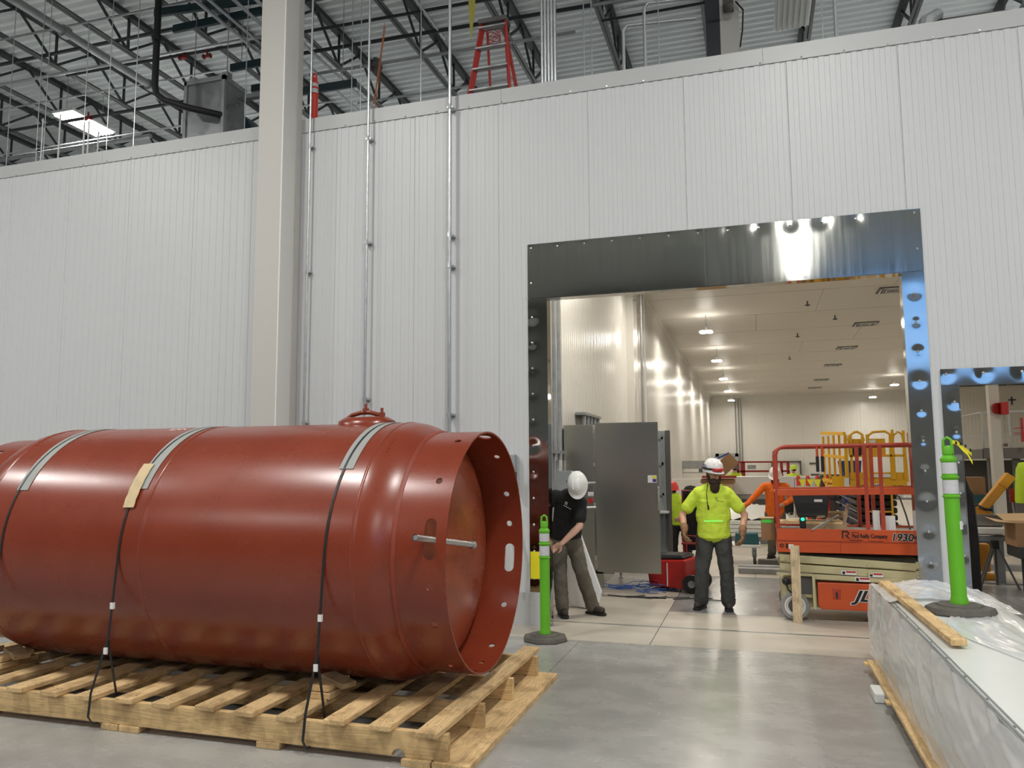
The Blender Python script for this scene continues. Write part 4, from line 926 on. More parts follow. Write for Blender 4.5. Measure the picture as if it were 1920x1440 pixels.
# side rails going back on the left
for z0,z1 in ((2.34,2.30),(1.90,1.86),(1.40,1.38)): yb_((1.60,yf,z0),(1.30,yf+1.2,z1+.1),.05,.06)
for k in range(5): yb_((1.60-.07*k,yf+.28*k,1.4),(1.60-.07*k,yf+.28*k,2.33),.04,.04)
G().add([(1.36,yf+.1,1.32),(1.64,yf-.02,1.30),(1.64,yf-.02,1.56),(1.36,yf+.1,1.56),(1.36,yf+.13,1.32),(1.64,yf+.02,1.30),(1.64,yf+.02,1.56),(1.36,yf+.13,1.56)],[(0,1,2,3),(7,6,5,4),(0,4,5,1),(1,5,6,2),(2,6,7,3),(3,7,4,0)]).build('side_plate','lift_yellow',yl)
bx(1.555,1.635,yf-.03,yf-.02,1.36,1.53).build('data_label','white',yl)
for x in (2.66,2.74): yb_((x,yf+.3,1.45),(x-.03,yf+.3,2.35),.04,.04)
yb_((2.60,yf+.1,2.36),(2.75,yf+1.0,2.34)); yb_((2.6,yf+.1,1.9),(2.75,yf+1.0,1.88))
bx(1.99,2.40,yf-.01,yf+.0,1.54,1.60).build('light_bar','white',yl)
for k in range(5):
    z = .62+.13*k; G().box(1.78,2.46,yf+.25,yb-.2,z,z+.11).build('scissor_stack','black',yl,bevel=.03)
G().box(1.4,2.7,yf+.2,yb,.25,.60).build('chassis','black',yl,bevel=.03)
for x in (1.93,2.35): yb_((x,yf+.10,.55),(x,yf+.10,1.28),.035,.035,nm='ladder_rail')
for z in (.62,.92,1.24): yb_((1.93,yf+.10,z),(2.35,yf+.10,z),.03,.03,nm='ladder_rung')
for k in range(4): G().bar((1.45,yf+.4,1.24-.16*k),(1.86,yf+.4,1.02-.16*k),.02,.10,(0,1,0)).build('white_arm','white',yl); G().disc((1.50,yf+.33,1.16-.14*k),.035,(0,1,0),.06,10).build('knob','black',yl)
for x in (1.5,2.6): 
    for y in (yf+.3,yb-.2): G().lathe([(0,-.08),(.18,-.08),(.2,-.06),(.2,.06),(.18,.08),(0,.08)],(x,y,.2),'y',20).build('wheel','black',yl,smooth=40)
# ---------------------------------------------------------------- steel cabinet with open doors
cb = thing('steel_cabinet','large stainless electrical cabinet with open doors on the left inside','cabinet',(-2.2,11.8,0))
G().box(-2.58,-2.16,10.80,12.75,.34,2.36).build('body','stainless_brushed',cb,bevel=.004)
dA = G().box(-2.12,-1.25,10.77,10.80,.33,2.38).build('door','stainless_brushed',cb,bevel=.006)
G().box(-1.275,-1.245,10.745,10.77,1.18,1.50).build('handle','galv',dA,bevel=.012)
s_ = bx(-1.40,-1.28,10.766,10.770,1.55,1.65).build('caution_label','white',dA); bx(-1.335,-1.285,10.763,10.767,1.56,1.60).build('purple_box','gel_purple',s_); bx(-1.335,-1.285,10.763,10.767,1.61,1.64).build('yellow_box','yellow',s_)
for z in (2.27,1.80,1.25,.52): G().disc((-2.14,10.77,z),.016,(0,0,1),.05,8).build('hinge','galv',cb)
dB = G().box(-2.05,-1.34,12.75,12.79,.34,2.34).build('door','cabinet_grey',cb,bevel=.006)
G().box(-2.0,-1.40,12.73,12.75,1.78,1.83).box(-2.0,-1.40,12.73,12.75,1.30,1.34).box(-2.0,-1.40,12.73,12.75,2.2,2.24).box(-2.0,-1.97,12.73,12.75,.4,2.3).box(-1.43,-1.40,12.73,12.75,.4,2.3).build('stiffener','galv_dull',dB)
G().box(-1.36,-1.29,12.70,12.80,.34,2.34).build('door_edge','steel_dark',dB)
bx(-1.60,-1.32,12.5,12.73,1.03,1.06).build('print_pocket','white',dB)
for x in (-2.10,-2.52):
    for y in (10.86,12.6):
        G().box(x-.05,x+.05,y-.03,y+.03,.10,.36).build('plinth_leg','stainless_brushed',cb); G().disc((x,y,.05),.018,(0,0,1),.10,8).disc((x,y,.006),.04,(0,0,1),.012,10).build('foot','galv',cb)
G().box(-2.58,-1.9,10.83,10.90,.30,.345).build('plinth_beam','stainless_brushed',cb)
G().disc((-2.20,10.78,1.30),.035,(0,1,0),.05,12).build('rotary_switch','red_plastic',cb); bx(-2.24,-2.16,10.79,10.80,1.36,1.42).build('switch_label','white',cb)
# blue wires on floor
g = G(); rq = random.Random(5)
for k in range(14):
    cx,cy = -1.72+rq.uniform(-.25,.45),11.3+rq.uniform(-.2,.3); r = rq.uniform(.08,.25); g.tube([(cx+r*math.cos(a*.6)*(1+.1*a),cy+r*.6*math.sin(a*.6),.012+.10*abs(math.sin(a*.5+k))*(1 if k<6 else .2)) for a in range(9)],.005,4)
tag(g.build('blue_wires','blue_wire'),'tangle of blue wires on the floor under the cabinet','wires')
g = G()
for k in range(5): g.tube([(-2.0+.3*k,10.85+rq.uniform(-.1,.2),.012),(-1.7+.3*k,10.8+rq.uniform(-.1,.2),.012),(-1.5+.3*k,10.95,.012)],.007,4)
tag(g.box(-1.75,-1.2,10.80,10.86,0,.012).build('black_cables','black'),'black cables and scraps on the floor by the cabinet foot','cables')
t = thing('floor_gauge','small black gadget on the floor right of the blue wires','tool',(-1.35,11.9,0)); G().ell((-1.35,12.0,.05),(.08,.06,.05)).build('body','black',t); G().tube([(-1.6,12.0,.01),(-1.45,12.1,.03),(-1.2,12.05,.02),(-1.05,11.95,.01)],.006,5).build('lead','black',t)
# white panel leaning behind the man in black, bucket beyond
tag(G().add([(-2.40,9.95,.02),(-1.93,9.75,.0),(-1.88,9.80,.22),(-2.22,10.0,1.02),(-2.42,10.05,1.0),(-2.40,10.0,.02),(-1.93,9.80,.0),(-1.88,9.85,.22),(-2.22,10.05,1.02),(-2.42,10.1,1.0)],[(0,1,2,3,4),(9,8,7,6,5),(0,5,6,1),(1,6,7,2),(2,7,8,3),(3,8,9,4),(4,9,5,0)]).build('white_panel_piece','white_gloss',bevel=.01),'white wrapped panel piece leaning behind the legs of the man in black','panel')
# red rolling toolbox
rb = thing('red_toolbox','red rolling toolbox with a black wheel left of the bearded man','toolbox',(-1.2,11.7,0))
G().add([(-1.52,11.55,.06),(-.98,11.35,.04),(-.86,11.85,.04),(-1.40,12.05,.06),(-1.56,11.53,.42),(-.98,11.33,.46),(-.84,11.87,.46),(-1.42,12.08,.42)],[(0,3,2,1),(4,5,6,7),(0,1,5,4),(1,2,6,5),(2,3,7,6),(3,0,4,7)]).build('body','red_plastic',rb,bevel=.03)
G().add([(-1.50,11.55,.43),(-.99,11.36,.47),(-.87,11.86,.47),(-1.40,12.04,.43),(-1.46,11.58,.50),(-1.02,11.40,.52),(-.92,11.82,.52),(-1.38,11.98,.50)],[(0,3,2,1),(4,5,6,7),(0,1,5,4),(1,2,6,5),(2,3,7,6),(3,0,4,7)]).build('lid','black',rb,bevel=.02)
for p in ((-.90,11.33,.13),(-.78,11.86,.13)):
    wq = G().lathe([(.05,-.03),(.125,-.03),(.13,-.015),(.13,.015),(.125,.03),(.05,.03)],p,'y',24).build('wheel','black',rb,smooth=40); G().lathe([(0,-.02),(.06,-.028),(.065,-.01)],p,'y',16).build('hub','galv_dull',wq)
G().bar((-1.24,11.42,.08),(-1.24,11.42,.40),.05,.012,(1,0,0)).build('white_strip','white',rb); G().tube([(-1.5,11.53,.06),(-1.46,11.50,.14),(-1.38,11.47,.14),(-1.34,11.45,.06)],.012,6).build('front_handle','far_red',rb)
G().tube([(-1.0,11.85,.5),(-1.0,11.9,.75),(-.85,11.8,.75),(-.85,11.75,.5)],.012,6).build('pull_handle','far_red',rb)
# black jacket hanging behind
tag(G().lathe([(0,.0),(.10,.02),(.14,.15),(.12,.45),(.15,.75),(.13,.95),(.08,1.02),(0,1.04)],(-1.0,12.95,.42),'z',16).build('black_jacket','black_cloth',smooth=60),'black jacket hanging from a cart behind the bearded man','jacket')
j_ = [o for o in bpy.data.objects if o.name=='black_jacket'][0]; G().tube([(-.92,12.85,1.3),(-.80,12.8,1.0),(-.76,12.78,.6),(-.74,12.76,.38)],.07,10,rs=[.06,.08,.075,.05]).build('sleeve','black_cloth',j_,smooth=60)
tag(G().tube([(-1.15,12.75,.55),(-.82,12.75,.55)],.02,8).tube([(-1.12,12.78,.0),(-1.12,12.78,1.38),(-.86,12.78,1.38),(-.86,12.78,.0)],.018,8).build('hand_truck_frame','far_red'),'red tube frame holding the black jacket','cart')
# cart with teal toolbox
ct = thing('rolling_cart','low rolling cart with white deck in the middle of the room','cart',(-.3,15.2,0))
G().box(-.70,.05,14.8,15.5,.30,.345).build('deck','white',ct,bevel=.006); G().bar((-.85,14.8,.75),(-.45,14.8,.34),.05,.05).build('brace','wood_x',ct)
for x,y in ((-.06,14.85),(-.58,14.85),(-.06,15.42),(-.58,15.42)):
    G().lathe([(0,-.025),(.12,-.025),(.13,-.015),(.13,.015),(.12,.025),(0,.025)],(x,y,.13),'x',20).build('wheel','steel_dark',ct,smooth=40); G().box(x-.04,x+.04,y-.02,y+.02,.13,.30).build('fork','galv',ct)
tag(G().add([(-.40,14.9,.345),(.03,14.9,.345),(.03,15.3,.345),(-.40,15.3,.345),(-.38,14.92,.55),(.01,14.92,.55),(.01,15.28,.55),(-.38,15.28,.55)],[(0,3,2,1),(4,5,6,7),(0,1,5,4),(1,2,6,5),(2,3,7,6),(3,0,4,7)]).build('teal_tool_case','teal_plastic',bevel=.02),'dark teal tool case riding on the low cart','tool case')
# white panels and scrap in the middle distance
t = thing('white_panel_pile','low pile of white panels on the floor behind the cart','panels',(0,20,0))
for k in range(4): G().box(-1.6+.1*k,1.0,18.6,20.6-.2*k,.16+.09*k,.24+.09*k).build('panel','panel_white',t,bevel=.005)
G().box(-1.6,.9,18.7,18.9,0,.16).box(-1.6,.9,20,20.2,0,.16).build('bearer','galv_dull',t)
t = thing('long_white_table','long white board on dark supports behind the orange shirted man','table',(.0,22,0)); G().box(-.9,1.6,22,23,.98,1.45).build('board','white',t); G().box(-.9,1.6,22,23,.86,.97).build('frame','galv_dull',t); 
for x in (-.8,1.4): G().box(x,x+.1,22.1,22.3,0,.86).build('leg','steel_dark',t)
t = thing('crumpled_sheet','crumpled white plastic sheet heaped over the white panels','sheet',(0,19,0)); g = G(); nn = 14
g.add([(-1.2+1.9*i/nn,18.8+1.4*j/nn,.56+.28*math.sin(PI*i/nn)*math.sin(PI*j/nn)+.05*math.sin(i*2.1+j*1.7)) for j in range(nn+1) for i in range(nn+1)],[(j*(nn+1)+i,j*(nn+1)+i+1,(j+1)*(nn+1)+i+1,(j+1)*(nn+1)+i) for j in range(nn) for i in range(nn)]).build('sheet','white',t,smooth=80)
t = thing('carton_stack','open brown cartons stacked behind the bearded man','cartons',(-.8,21,0)); G().box(-1.3,-.55,20.8,21.4,.6,1.30).build('carton','cardboard_light',t); G().box(-1.35,-.5,20.75,21.5,1.30,1.42).build('carton','cardboard',t,bevel=.03); G().bar((-1.1,20.9,1.42),(-.5,20.9,1.95),.35,.12,(0,1,0)).build('tilted_carton','cardboard',t); G().box(-1.35,-.5,20.8,21.5,0,.6).build('pallet_box','steel_dark',t)
tag(bx(-1.3,-.45,20.6,20.8,1.44,1.50).build('red_bar','far_red',bevel=.01),'red bar lying across the brown cartons','bar')
t = thing('blue_brush','blue handled brush sticking up from the cartons','brush',(-.8,20.9,1.9)); G().tube([(-.95,20.9,1.92),(-.62,20.9,2.08)],.02,6).build('handle','blue',t); G().ell((-1.0,20.9,1.88),(.12,.05,.08)).build('head','navy',t)
# steel beams on the floor by the lift
t = thing('floor_beams','grey steel channels lying on the floor left of the orange lift','beams',(.3,14,0))
for k in range(2): G().box(-.32,3.2,13.6+.35*k,13.8+.35*k,0,.09).build('channel','galv_dull',t,bevel=.01)
tag(G().box(.0,3.2,14.55,14.75,0,.12).build('speckled_beam','steel_dark'),'dark speckled beam lying behind the grey floor channels','beam')
# far red lift
fr_ = thing('far_red_lift','small red scissor lift at the back of the room behind the men','lift',(.3,30,0))
def rb_(a,b,w_=.06,m='far_red'): return G().bar(a,b,w_,w_).build('guard_rail',m,fr_)
for y in (30,31.2):
    for z in (1.86,1.52): rb_((-.62,y,z),(1.20,y,z))
    for x in (-.60,-.45,-.38,.75,.95,1.18): rb_((x,y,1.1),(x,y,1.86))
G().box(-.65,1.25,29.95,31.25,.98,1.2).build('platform','far_red',fr_); bx(-.02,.38,29.93,29.95,1.07,1.17).build('white_label','white',fr_)
text('SKYJACK',.10,'white',fr_,(-.55,29.93,1.06),(1,0,0),(0,0,1),.002,.2,.003)
G().box(-.5,1.1,30.1,31.1,.3,.97).build('scissor_stack','steel_dark',fr_); G().box(-.25,.05,29.9,29.95,1.6,1.75).build('control_box','galv_dull',fr_)
G().box(.70,.80,30,30.06,1.2,1.86).build('dark_post','steel_dark',fr_)
for x in (-.4,1.0): G().lathe([(0,-.1),(.2,-.1),(.2,.1),(0,.1)],(x,30.0,.2),'y',16).build('wheel','black',fr_)
# yellow pennants and clutter beyond the orange lift
t = thing('pennant_string','string of yellow pennant flags in the far middle of the room','flags',(1.0,20,1.4))
for k,(x,d) in enumerate(((1.00,.20),(1.18,.17),(1.34,.24),(1.52,.16),(1.68,.12))): G().add([(x-.0,20+.02*k,1.42),(x+.16,20+.02*k,1.42),(x+.09,20+.02*k,1.42-d),(x,20.008+.02*k,1.42),(x+.16,20.008+.02*k,1.42),(x+.09,20.008+.02*k,1.42-d)],[(0,1,2),(5,4,3),(0,2,5,3),(2,1,4,5),(0,3,4,1)]).build('pennant','flag_yellow',t)
G().tube([(.9,20,0),(.9,20,1.43),(1.9,20.1,1.42),(1.9,20.1,0)],.008,5).build('cord','steel_dark',t)
for k in range(4): 
    c_ = thing('safety_cone','orange and white cone post behind the yellow pennants, %s from the left'%['first','second','third','fourth'][k],'cone',(1.02+.22*k,20.6,0)); G().lathe([(.05,.0),(.05,1.45),(.03,1.5),(0,1.5)],(1.02+.22*k,20.6,0),'z',12).build('tube','orange_red',c_,smooth=40); G().lathe([(.052,1.15),(.052,1.25)],(1.02+.22*k,20.6,0),'z',12).build('band','reflective',c_)
t = thing('dark_welder','dark machine with red trim beside the yellow pennants','machine',(1.9,21,0)); G().box(1.55,2.3,21,21.6,.9,1.52).build('case','steel_dark',t,bevel=.04); G().box(1.6,2.3,20.9,21,1.15,1.3).build('red_trim','far_red',t); G().tube([(1.75,20.9,1.5),(1.68,20.9,1.75)],.006,4).build('antenna','galv',t); G().box(1.5,2.4,21,21.6,0,.9).build('base','steel_dark',t)
tag(G().lathe([(.22,0),(.25,.6),(.27,.75),(.26,.76),(.22,.7)],(2.2,20.5,1.1),'z',16).lathe([(0,0),(.2,0),(.22,1.1),(0,1.1)],(2.2,20.5,0),'z',16).build('blue_barrel','navy',smooth=40),'dark blue barrel seen through the yellow lift rails','barrel')
t = thing('long_clutter_table','long table of tools and boxes behind the yellow lift','table',(4,24,0)); G().box(1.8,8,23.5,24.5,.8,.86).build('top','galv_dull',t)
for k in range(7): G().box(1.9+.55*k,2.2+.55*k,23.6,23.9,.86,1.05+.1*(k%3)).build('box',['cardboard','far_red','yellow','white','teal_plastic','steel_dark','cardboard_light'][k],t)
for x in (1.9,4.5,7.8): G().box(x,x+.1,23.6,24.4,0,.8).build('leg','steel_dark',t)
tag(bx(-2.4,-1.5,24,24.6,.0,1.35).build('pale_partition','panel_cream'),'pale upright panel at the left behind the cabinet','panel')
# ---------------------------------------------------------------- seen through the right hand door
t = thing('mezzanine','grey steel mezzanine with railings seen through the right door','platform',(6,20,0))
G().box(4.95,9,20,23,2.03,2.10).build('deck','galv_dull',t); bx(4.95,9,19.95,20.0,1.88,2.12).build('edge_beam','steel_dark',t); bx(4.93,5.0,20,23,1.88,2.10).build('edge_beam','steel_dark',t)
for x in (4.97,5.20,5.50,6.05,6.6,7.2): G().bar((x,20.0,2.1),(x,20.0,2.95+.02*(x-5)),.04,.04).build('rail_post','galv_dull',t)
for z in (2.40,2.93): G().bar((4.97,20,z),(8,20,z+.02),.035,.035).build('rail','galv_dull',t)
for z in (2.40,2.93): G().bar((4.97,20,z),(4.97,23,z+.02),.035,.035).build('rail','galv_dull',t)
for x in (5.05,5.55,7.0): G().box(x,x+.13,20.05,20.2,0,1.9).build('leg','steel_dark',t)
G().bar((5.62,20.1,1.5),(5.95,20.1,1.88),.06,.06).build('knee_brace','steel_dark',t)
tag(bx(5.02,9,22.6,23.2,0,1.85).build('dark_backdrop_unit','steel_dark'),'dark equipment standing beneath the grey mezzanine','equipment')
tag(G().bar((5.55,19.9,2.55),(6.3,19.9,2.60),.01,.02).bar((5.55,19.9,2.45),(6.3,19.9,2.40),.01,.02).box(5.69,5.74,19.88,19.92,2.25,2.78).build('red_safety_tape','far_red'),'red safety tape tied along the mezzanine railing','tape')
t = thing('room_column','pale square column in the room seen through the right door','column',(4.45,17.4,0)); bx(4.44,4.62,17.3,17.5,0,6.1).build('shaft','column_paint',t,bevel=.004)
t = thing('fire_bell','red fire bell and box on the pale room column','bell',(4.6,17.25,2.85)); G().disc((4.55,17.24,2.84),.11,(-.6,1,0),.05,18).build('gong','far_red',t); bx(4.60,4.72,17.12,17.3,2.72,2.96).build('case','red_plastic',t,bevel=.01); G().tube([(4.66,17.25,2.72),(4.66,17.25,2.3)],.012,6).build('pipe','galv_dull',t); bx(4.62,4.69,17.22,17.26,2.10,2.16).build('outlet','steel_dark',t)
tag(G().bar((4.80,17.2,2.90),(4.80,17.2,3.06),.03,.03).bar((4.74,17.2,3.0),(4.87,17.2,3.0),.03,.03).build('cross_bracket','black'),'small black cross shaped bracket right of the fire bell','bracket')
# crane
t = thing('yellow_crane','yellow jib crane arm slanting up behind the steel table','crane',(3.4,13.6,.9))
G().bar((3.27,13.6,1.06),(3.62,13.6,1.50),.13,.15,(0,1,0)).build('boom','crane_yellow',t,bevel=.012); G().bar((3.57,13.58,1.44),(3.70,13.58,1.60),.14,.155,(0,1,0)).build('boom_tip','crane_yellow',t,bevel=.01)
G().add([(3.20,13.5,1.02),(3.42,13.5,1.02),(3.40,13.5,1.06),(3.24,13.5,1.08),(3.15,13.5,1.22),(3.20,13.7,1.02),(3.42,13.7,1.02),(3.40,13.7,1.06),(3.24,13.7,1.08),(3.15,13.7,1.22)],[(0,1,2,3,4),(9,8,7,6,5),(0,5,6,1),(1,6,7,2),(2,7,8,3),(3,8,9,4),(4,9,5,0)]).build('base_plate','crane_yellow',t)
G().box(3.66,3.72,13.52,13.56,1.20,1.40).disc((3.69,13.54,1.28),.035,(0,1,0),.05,10).build('hook_block','far_red',t); G().tube([(3.69,13.54,1.2),(3.70,13.54,1.03)],.012,6).build('hook','galv',t)
G().tube([(3.1,13.55,1.06),(3.2,13.5,1.16),(3.3,13.48,1.10),(3.4,13.5,1.08)],.02,6).build('hoses','black',t)
tb = thing('steel_work_table','grey steel work table with a white board in the right doorway','table',(3.6,13.4,0))
G().box(2.7,5.2,13.35,13.55,.86,1.02).build('beam','stainless_brushed',tb,bevel=.004); G().box(2.7,3.62,13.05,13.3,.76,.84).build('white_board','white',tb); G().box(2.7,5.2,13.0,13.35,.66,.72).build('channel','galv_dull',tb)
G().box(3.38,3.50,13.4,13.5,.0,.86).build('leg','galv_dull',tb); G().box(4.9,5.0,13.4,13.5,.0,.86).build('leg','galv_dull',tb); G().box(3.2,3.7,13.35,13.6,0,.02).build('foot_plate','galv_dull',tb)
sw = thing('folding_stand','dark folding trestle stand below the steel work table','trestle',(3.25,13.0,0))
G().box(3.22,3.31,12.88,12.98,.56,.68).build('head','black',sw,bevel=.01)
for a,b in (((3.25,12.9,.6),(3.02,12.85,0)),((3.29,12.9,.6),(3.52,12.85,0)),((3.25,12.98,.6),(3.12,13.3,.0)),((3.28,12.98,.6),(3.36,13.3,.0))): G().bar(a,b,.028,.028).build('leg','steel_dark',sw)
t = thing('yellow_breaker','yellow demolition hammer on the floor behind the trestle','tool',(3.2,13.9,0)); G().box(3.22,3.42,13.8,13.95,.12,.55).build('body','crane_yellow',t,bevel=.03); G().box(3.10,3.22,13.8,13.9,.2,.45).build('side_unit','crane_yellow',t,bevel=.03); G().tube([(3.1,13.8,.22),(3.03,13.8,.26),(3.03,13.8,.40),(3.1,13.8,.43)],.015,6).build('grip','crane_yellow',t); G().box(3.3,3.5,13.75,13.9,0,.1).build('foot','crane_yellow',t,bevel=.02)
tag(bx(2.75,4.6,15.0,15.2,.0,.10).build('floor_beam','galv_dull'),'grey steel beam on the floor behind the trestle','beam')
t = thing('open_carton','open brown carton on a black cart at the right edge','carton',(3.55,12.4,.7)); G().box(3.34,3.9,12.2,12.7,.66,.98).build('body','cardboard',t); G().add([(3.34,12.2,.98),(3.34,12.7,.98),(3.10,12.75,1.03),(3.10,12.15,1.0)],[(0,1,2,3)]).add([(3.34,12.7,.98),(3.9,12.7,.98),(3.88,12.95,1.08),(3.3,12.95,1.06)],[(0,1,2,3)]).build('flap','cardboard_light',t)
t = thing('black_cart','black utility cart under the open carton at the right edge','cart',(3.6,12.4,0)); G().box(3.36,3.95,12.15,12.75,.50,.66).build('tray','dark_plastic',t,bevel=.02)
for x in (3.40,3.9): G().box(x,x+.07,12.2,12.27,.05,.5).build('leg','black',t)
t = thing('black_tool_bag','black and yellow tool case at the right edge on the floor','tool case',(3.2,11.2,0)); G().box(3.18,3.6,10.9,11.3,.06,.42).build('case','dark_plastic',t,bevel=.05); G().box(3.25,3.4,10.88,10.9,.34,.40).build('yellow_latch','yellow',t); G().tube([(3.25,11.1,.42),(3.28,11.1,.52),(3.42,11.1,.52),(3.45,11.1,.42)],.018,8).build('handle','black',t); G().lathe([(0,-.03),(.09,-.03),(.09,.03),(0,.03)],(3.26,10.9,.09),'y',16).build('wheel','black',t)
tag(G().lathe([(0,1.80),(.06,1.79),(.10,1.70),(.12,1.5),(.14,1.25),(.13,1.2),(.0,1.2)],(3.80,13.3,0),'z',14).build('hivis_jacket','hivis',smooth=60),'bright yellow safety jacket hanging at the right edge','jacket')
t = thing('coat_stand','yellow frame behind the hanging safety jacket','frame',(3.86,13.5,0)); G().bar((3.88,13.5,.0),(3.88,13.5,1.75),.04,.04).bar((3.75,13.5,1.3),(4.2,13.5,1.3),.04,.04).build('frame','crane_yellow',t)
g = G()
for k in range(5): g.tube([(2.44+.018*k,10.9+.05*k,1.95-.1*k),(2.49+.02*k,11,1.4),(2.53+.022*k,11.1,.85),(2.55+.022*k,11.2,.02)],.016,7)
tag(g.build('hose_bundle','black',smooth=60),'bundle of black hoses leaning just inside the right door','hoses')
t = thing('crate_pile','brown crates and a teal box behind the crane at the right','crates',(4,18,0)); G().box(3.9,4.45,18,18.5,1.15,1.5).build('crate','cardboard',t); G().box(3.8,4.6,17.9,18.6,.7,1.15).build('teal_box','teal_plastic',t); G().box(3.8,4.6,17.9,18.6,0,.7).build('base','steel_dark',t)
# ---------------------------------------------------------------- people
def cap(g, p0, p1, r0, r1, n=12):
    p0, p1 = V(p0), V(p1); d = (p1-p0); L_ = d.length
    if L_ > 1e-4: g.tube([p0,p1], r0, n, rs=[r0,r1])
    g.ell(p0,(r0,r0,r0),n,8); g.ell(p1,(r1,r1,r1),n,8); return g
def etube(g,p0,p1,A,B,R,n=20):
    vs = []
    for p,(a,b) in ((p0,A),(p1,B)): vs += [V(p)+R@V((a*math.cos(2*PI*k/n),b*math.sin(2*PI*k/n),0)) for k in range(n)]
    return g.add(vs,[(k,(k+1)%n,n+(k+1)%n,n+k) for k in range(n)]+[tuple(range(n))[::-1],tuple(range(n,2*n))])
def frame(x, z):
    z = V(z).normalized(); x = V(x); x = (x-z*x.dot(z)).normalized(); y = z.cross(x); return Matrix((x,y,z)).transposed()
def blend(g, name, m, parent, voxel, smooth=3, disp=0., dscale=.12):
    me = bpy.data.meshes.new(name); off = wloc(parent); me.from_pydata([v-off for v in g.v],[],g.f); me.materials.append(M[m])
    bm = bmesh.new(); bm.from_mesh(me); bmesh.ops.remove_doubles(bm,verts=bm.verts,dist=1e-6); bmesh.ops.recalc_face_normals(bm,faces=bm.faces); bm.to_mesh(me); bm.free()
    o = bpy.data.objects.new(name,me); COL.objects.link(o); o.parent = parent
    r = o.modifiers.new('blend','REMESH'); r.mode = 'VOXEL'; r.voxel_size = voxel; r.use_smooth_shade = True
    s = o.modifiers.new('soft','SMOOTH'); s.factor = .6; s.iterations = smooth
    if disp:
        tx = bpy.data.textures.new(name,'CLOUDS'); tx.noise_scale = dscale; d = o.modifiers.new('folds','DISPLACE'); d.texture = tx; d.strength = disp; d.mid_level = .5; d.texture_coords = 'LOCAL'
    bpy.context.view_layer.update(); dg = bpy.context.evaluated_depsgraph_get()
    me2 = bpy.data.meshes.new_from_object(o.evaluated_get(dg)); o.modifiers.clear(); o.data = me2; me2.name = name
    return o
def hand(g, wrist, d, palm_n, side, curl=.5, s=1.):
    """d: direction of the hand, palm_n: palm normal, side: +1/-1 where the thumb leaves"""
    F = frame(V(d).cross(V(palm_n)), palm_n); X, Nn = F.col[0], F.col[2]; D = Nn.cross(X); 
    if D.dot(V(d)) < 0: D = -D
    w_ = V(wrist); 
    g.ell(w_+D*.045*s,(.040*s,.048*s,.017*s),12,8,frame(X,Nn)); cap(g,w_,w_+D*.03*s,.026*s,.026*s,10)
    for i,(o,L_) in enumerate(((-.030,.070),(-.010,.080),(.010,.075),(.030,.058))):
        p = w_+D*.075*s+X*o*s*side*-1; a = curl*.7; dd = D
        for q in range(3):
            dd = (D*math.cos(a)+Nn*math.sin(a)).normalized(); e = p+dd*L_*s*(.45,.32,.23)[q]; cap(g,p,e,.0095*s*(1-.1*q),.0090*s*(1-.12*q),8); p = e; a += curl*.8
    p = w_+D*.02*s+X*.028*s*side; e = p+(D*.6+X*.7*side+Nn*.3).normalized()*.040*s; cap(g,p,e,.013*s,.011*s,8); e2 = e+(D*.85+Nn*.5+X*.1*side).normalized()*.032*s; cap(g,e,e2,.011*s,.009*s,8)
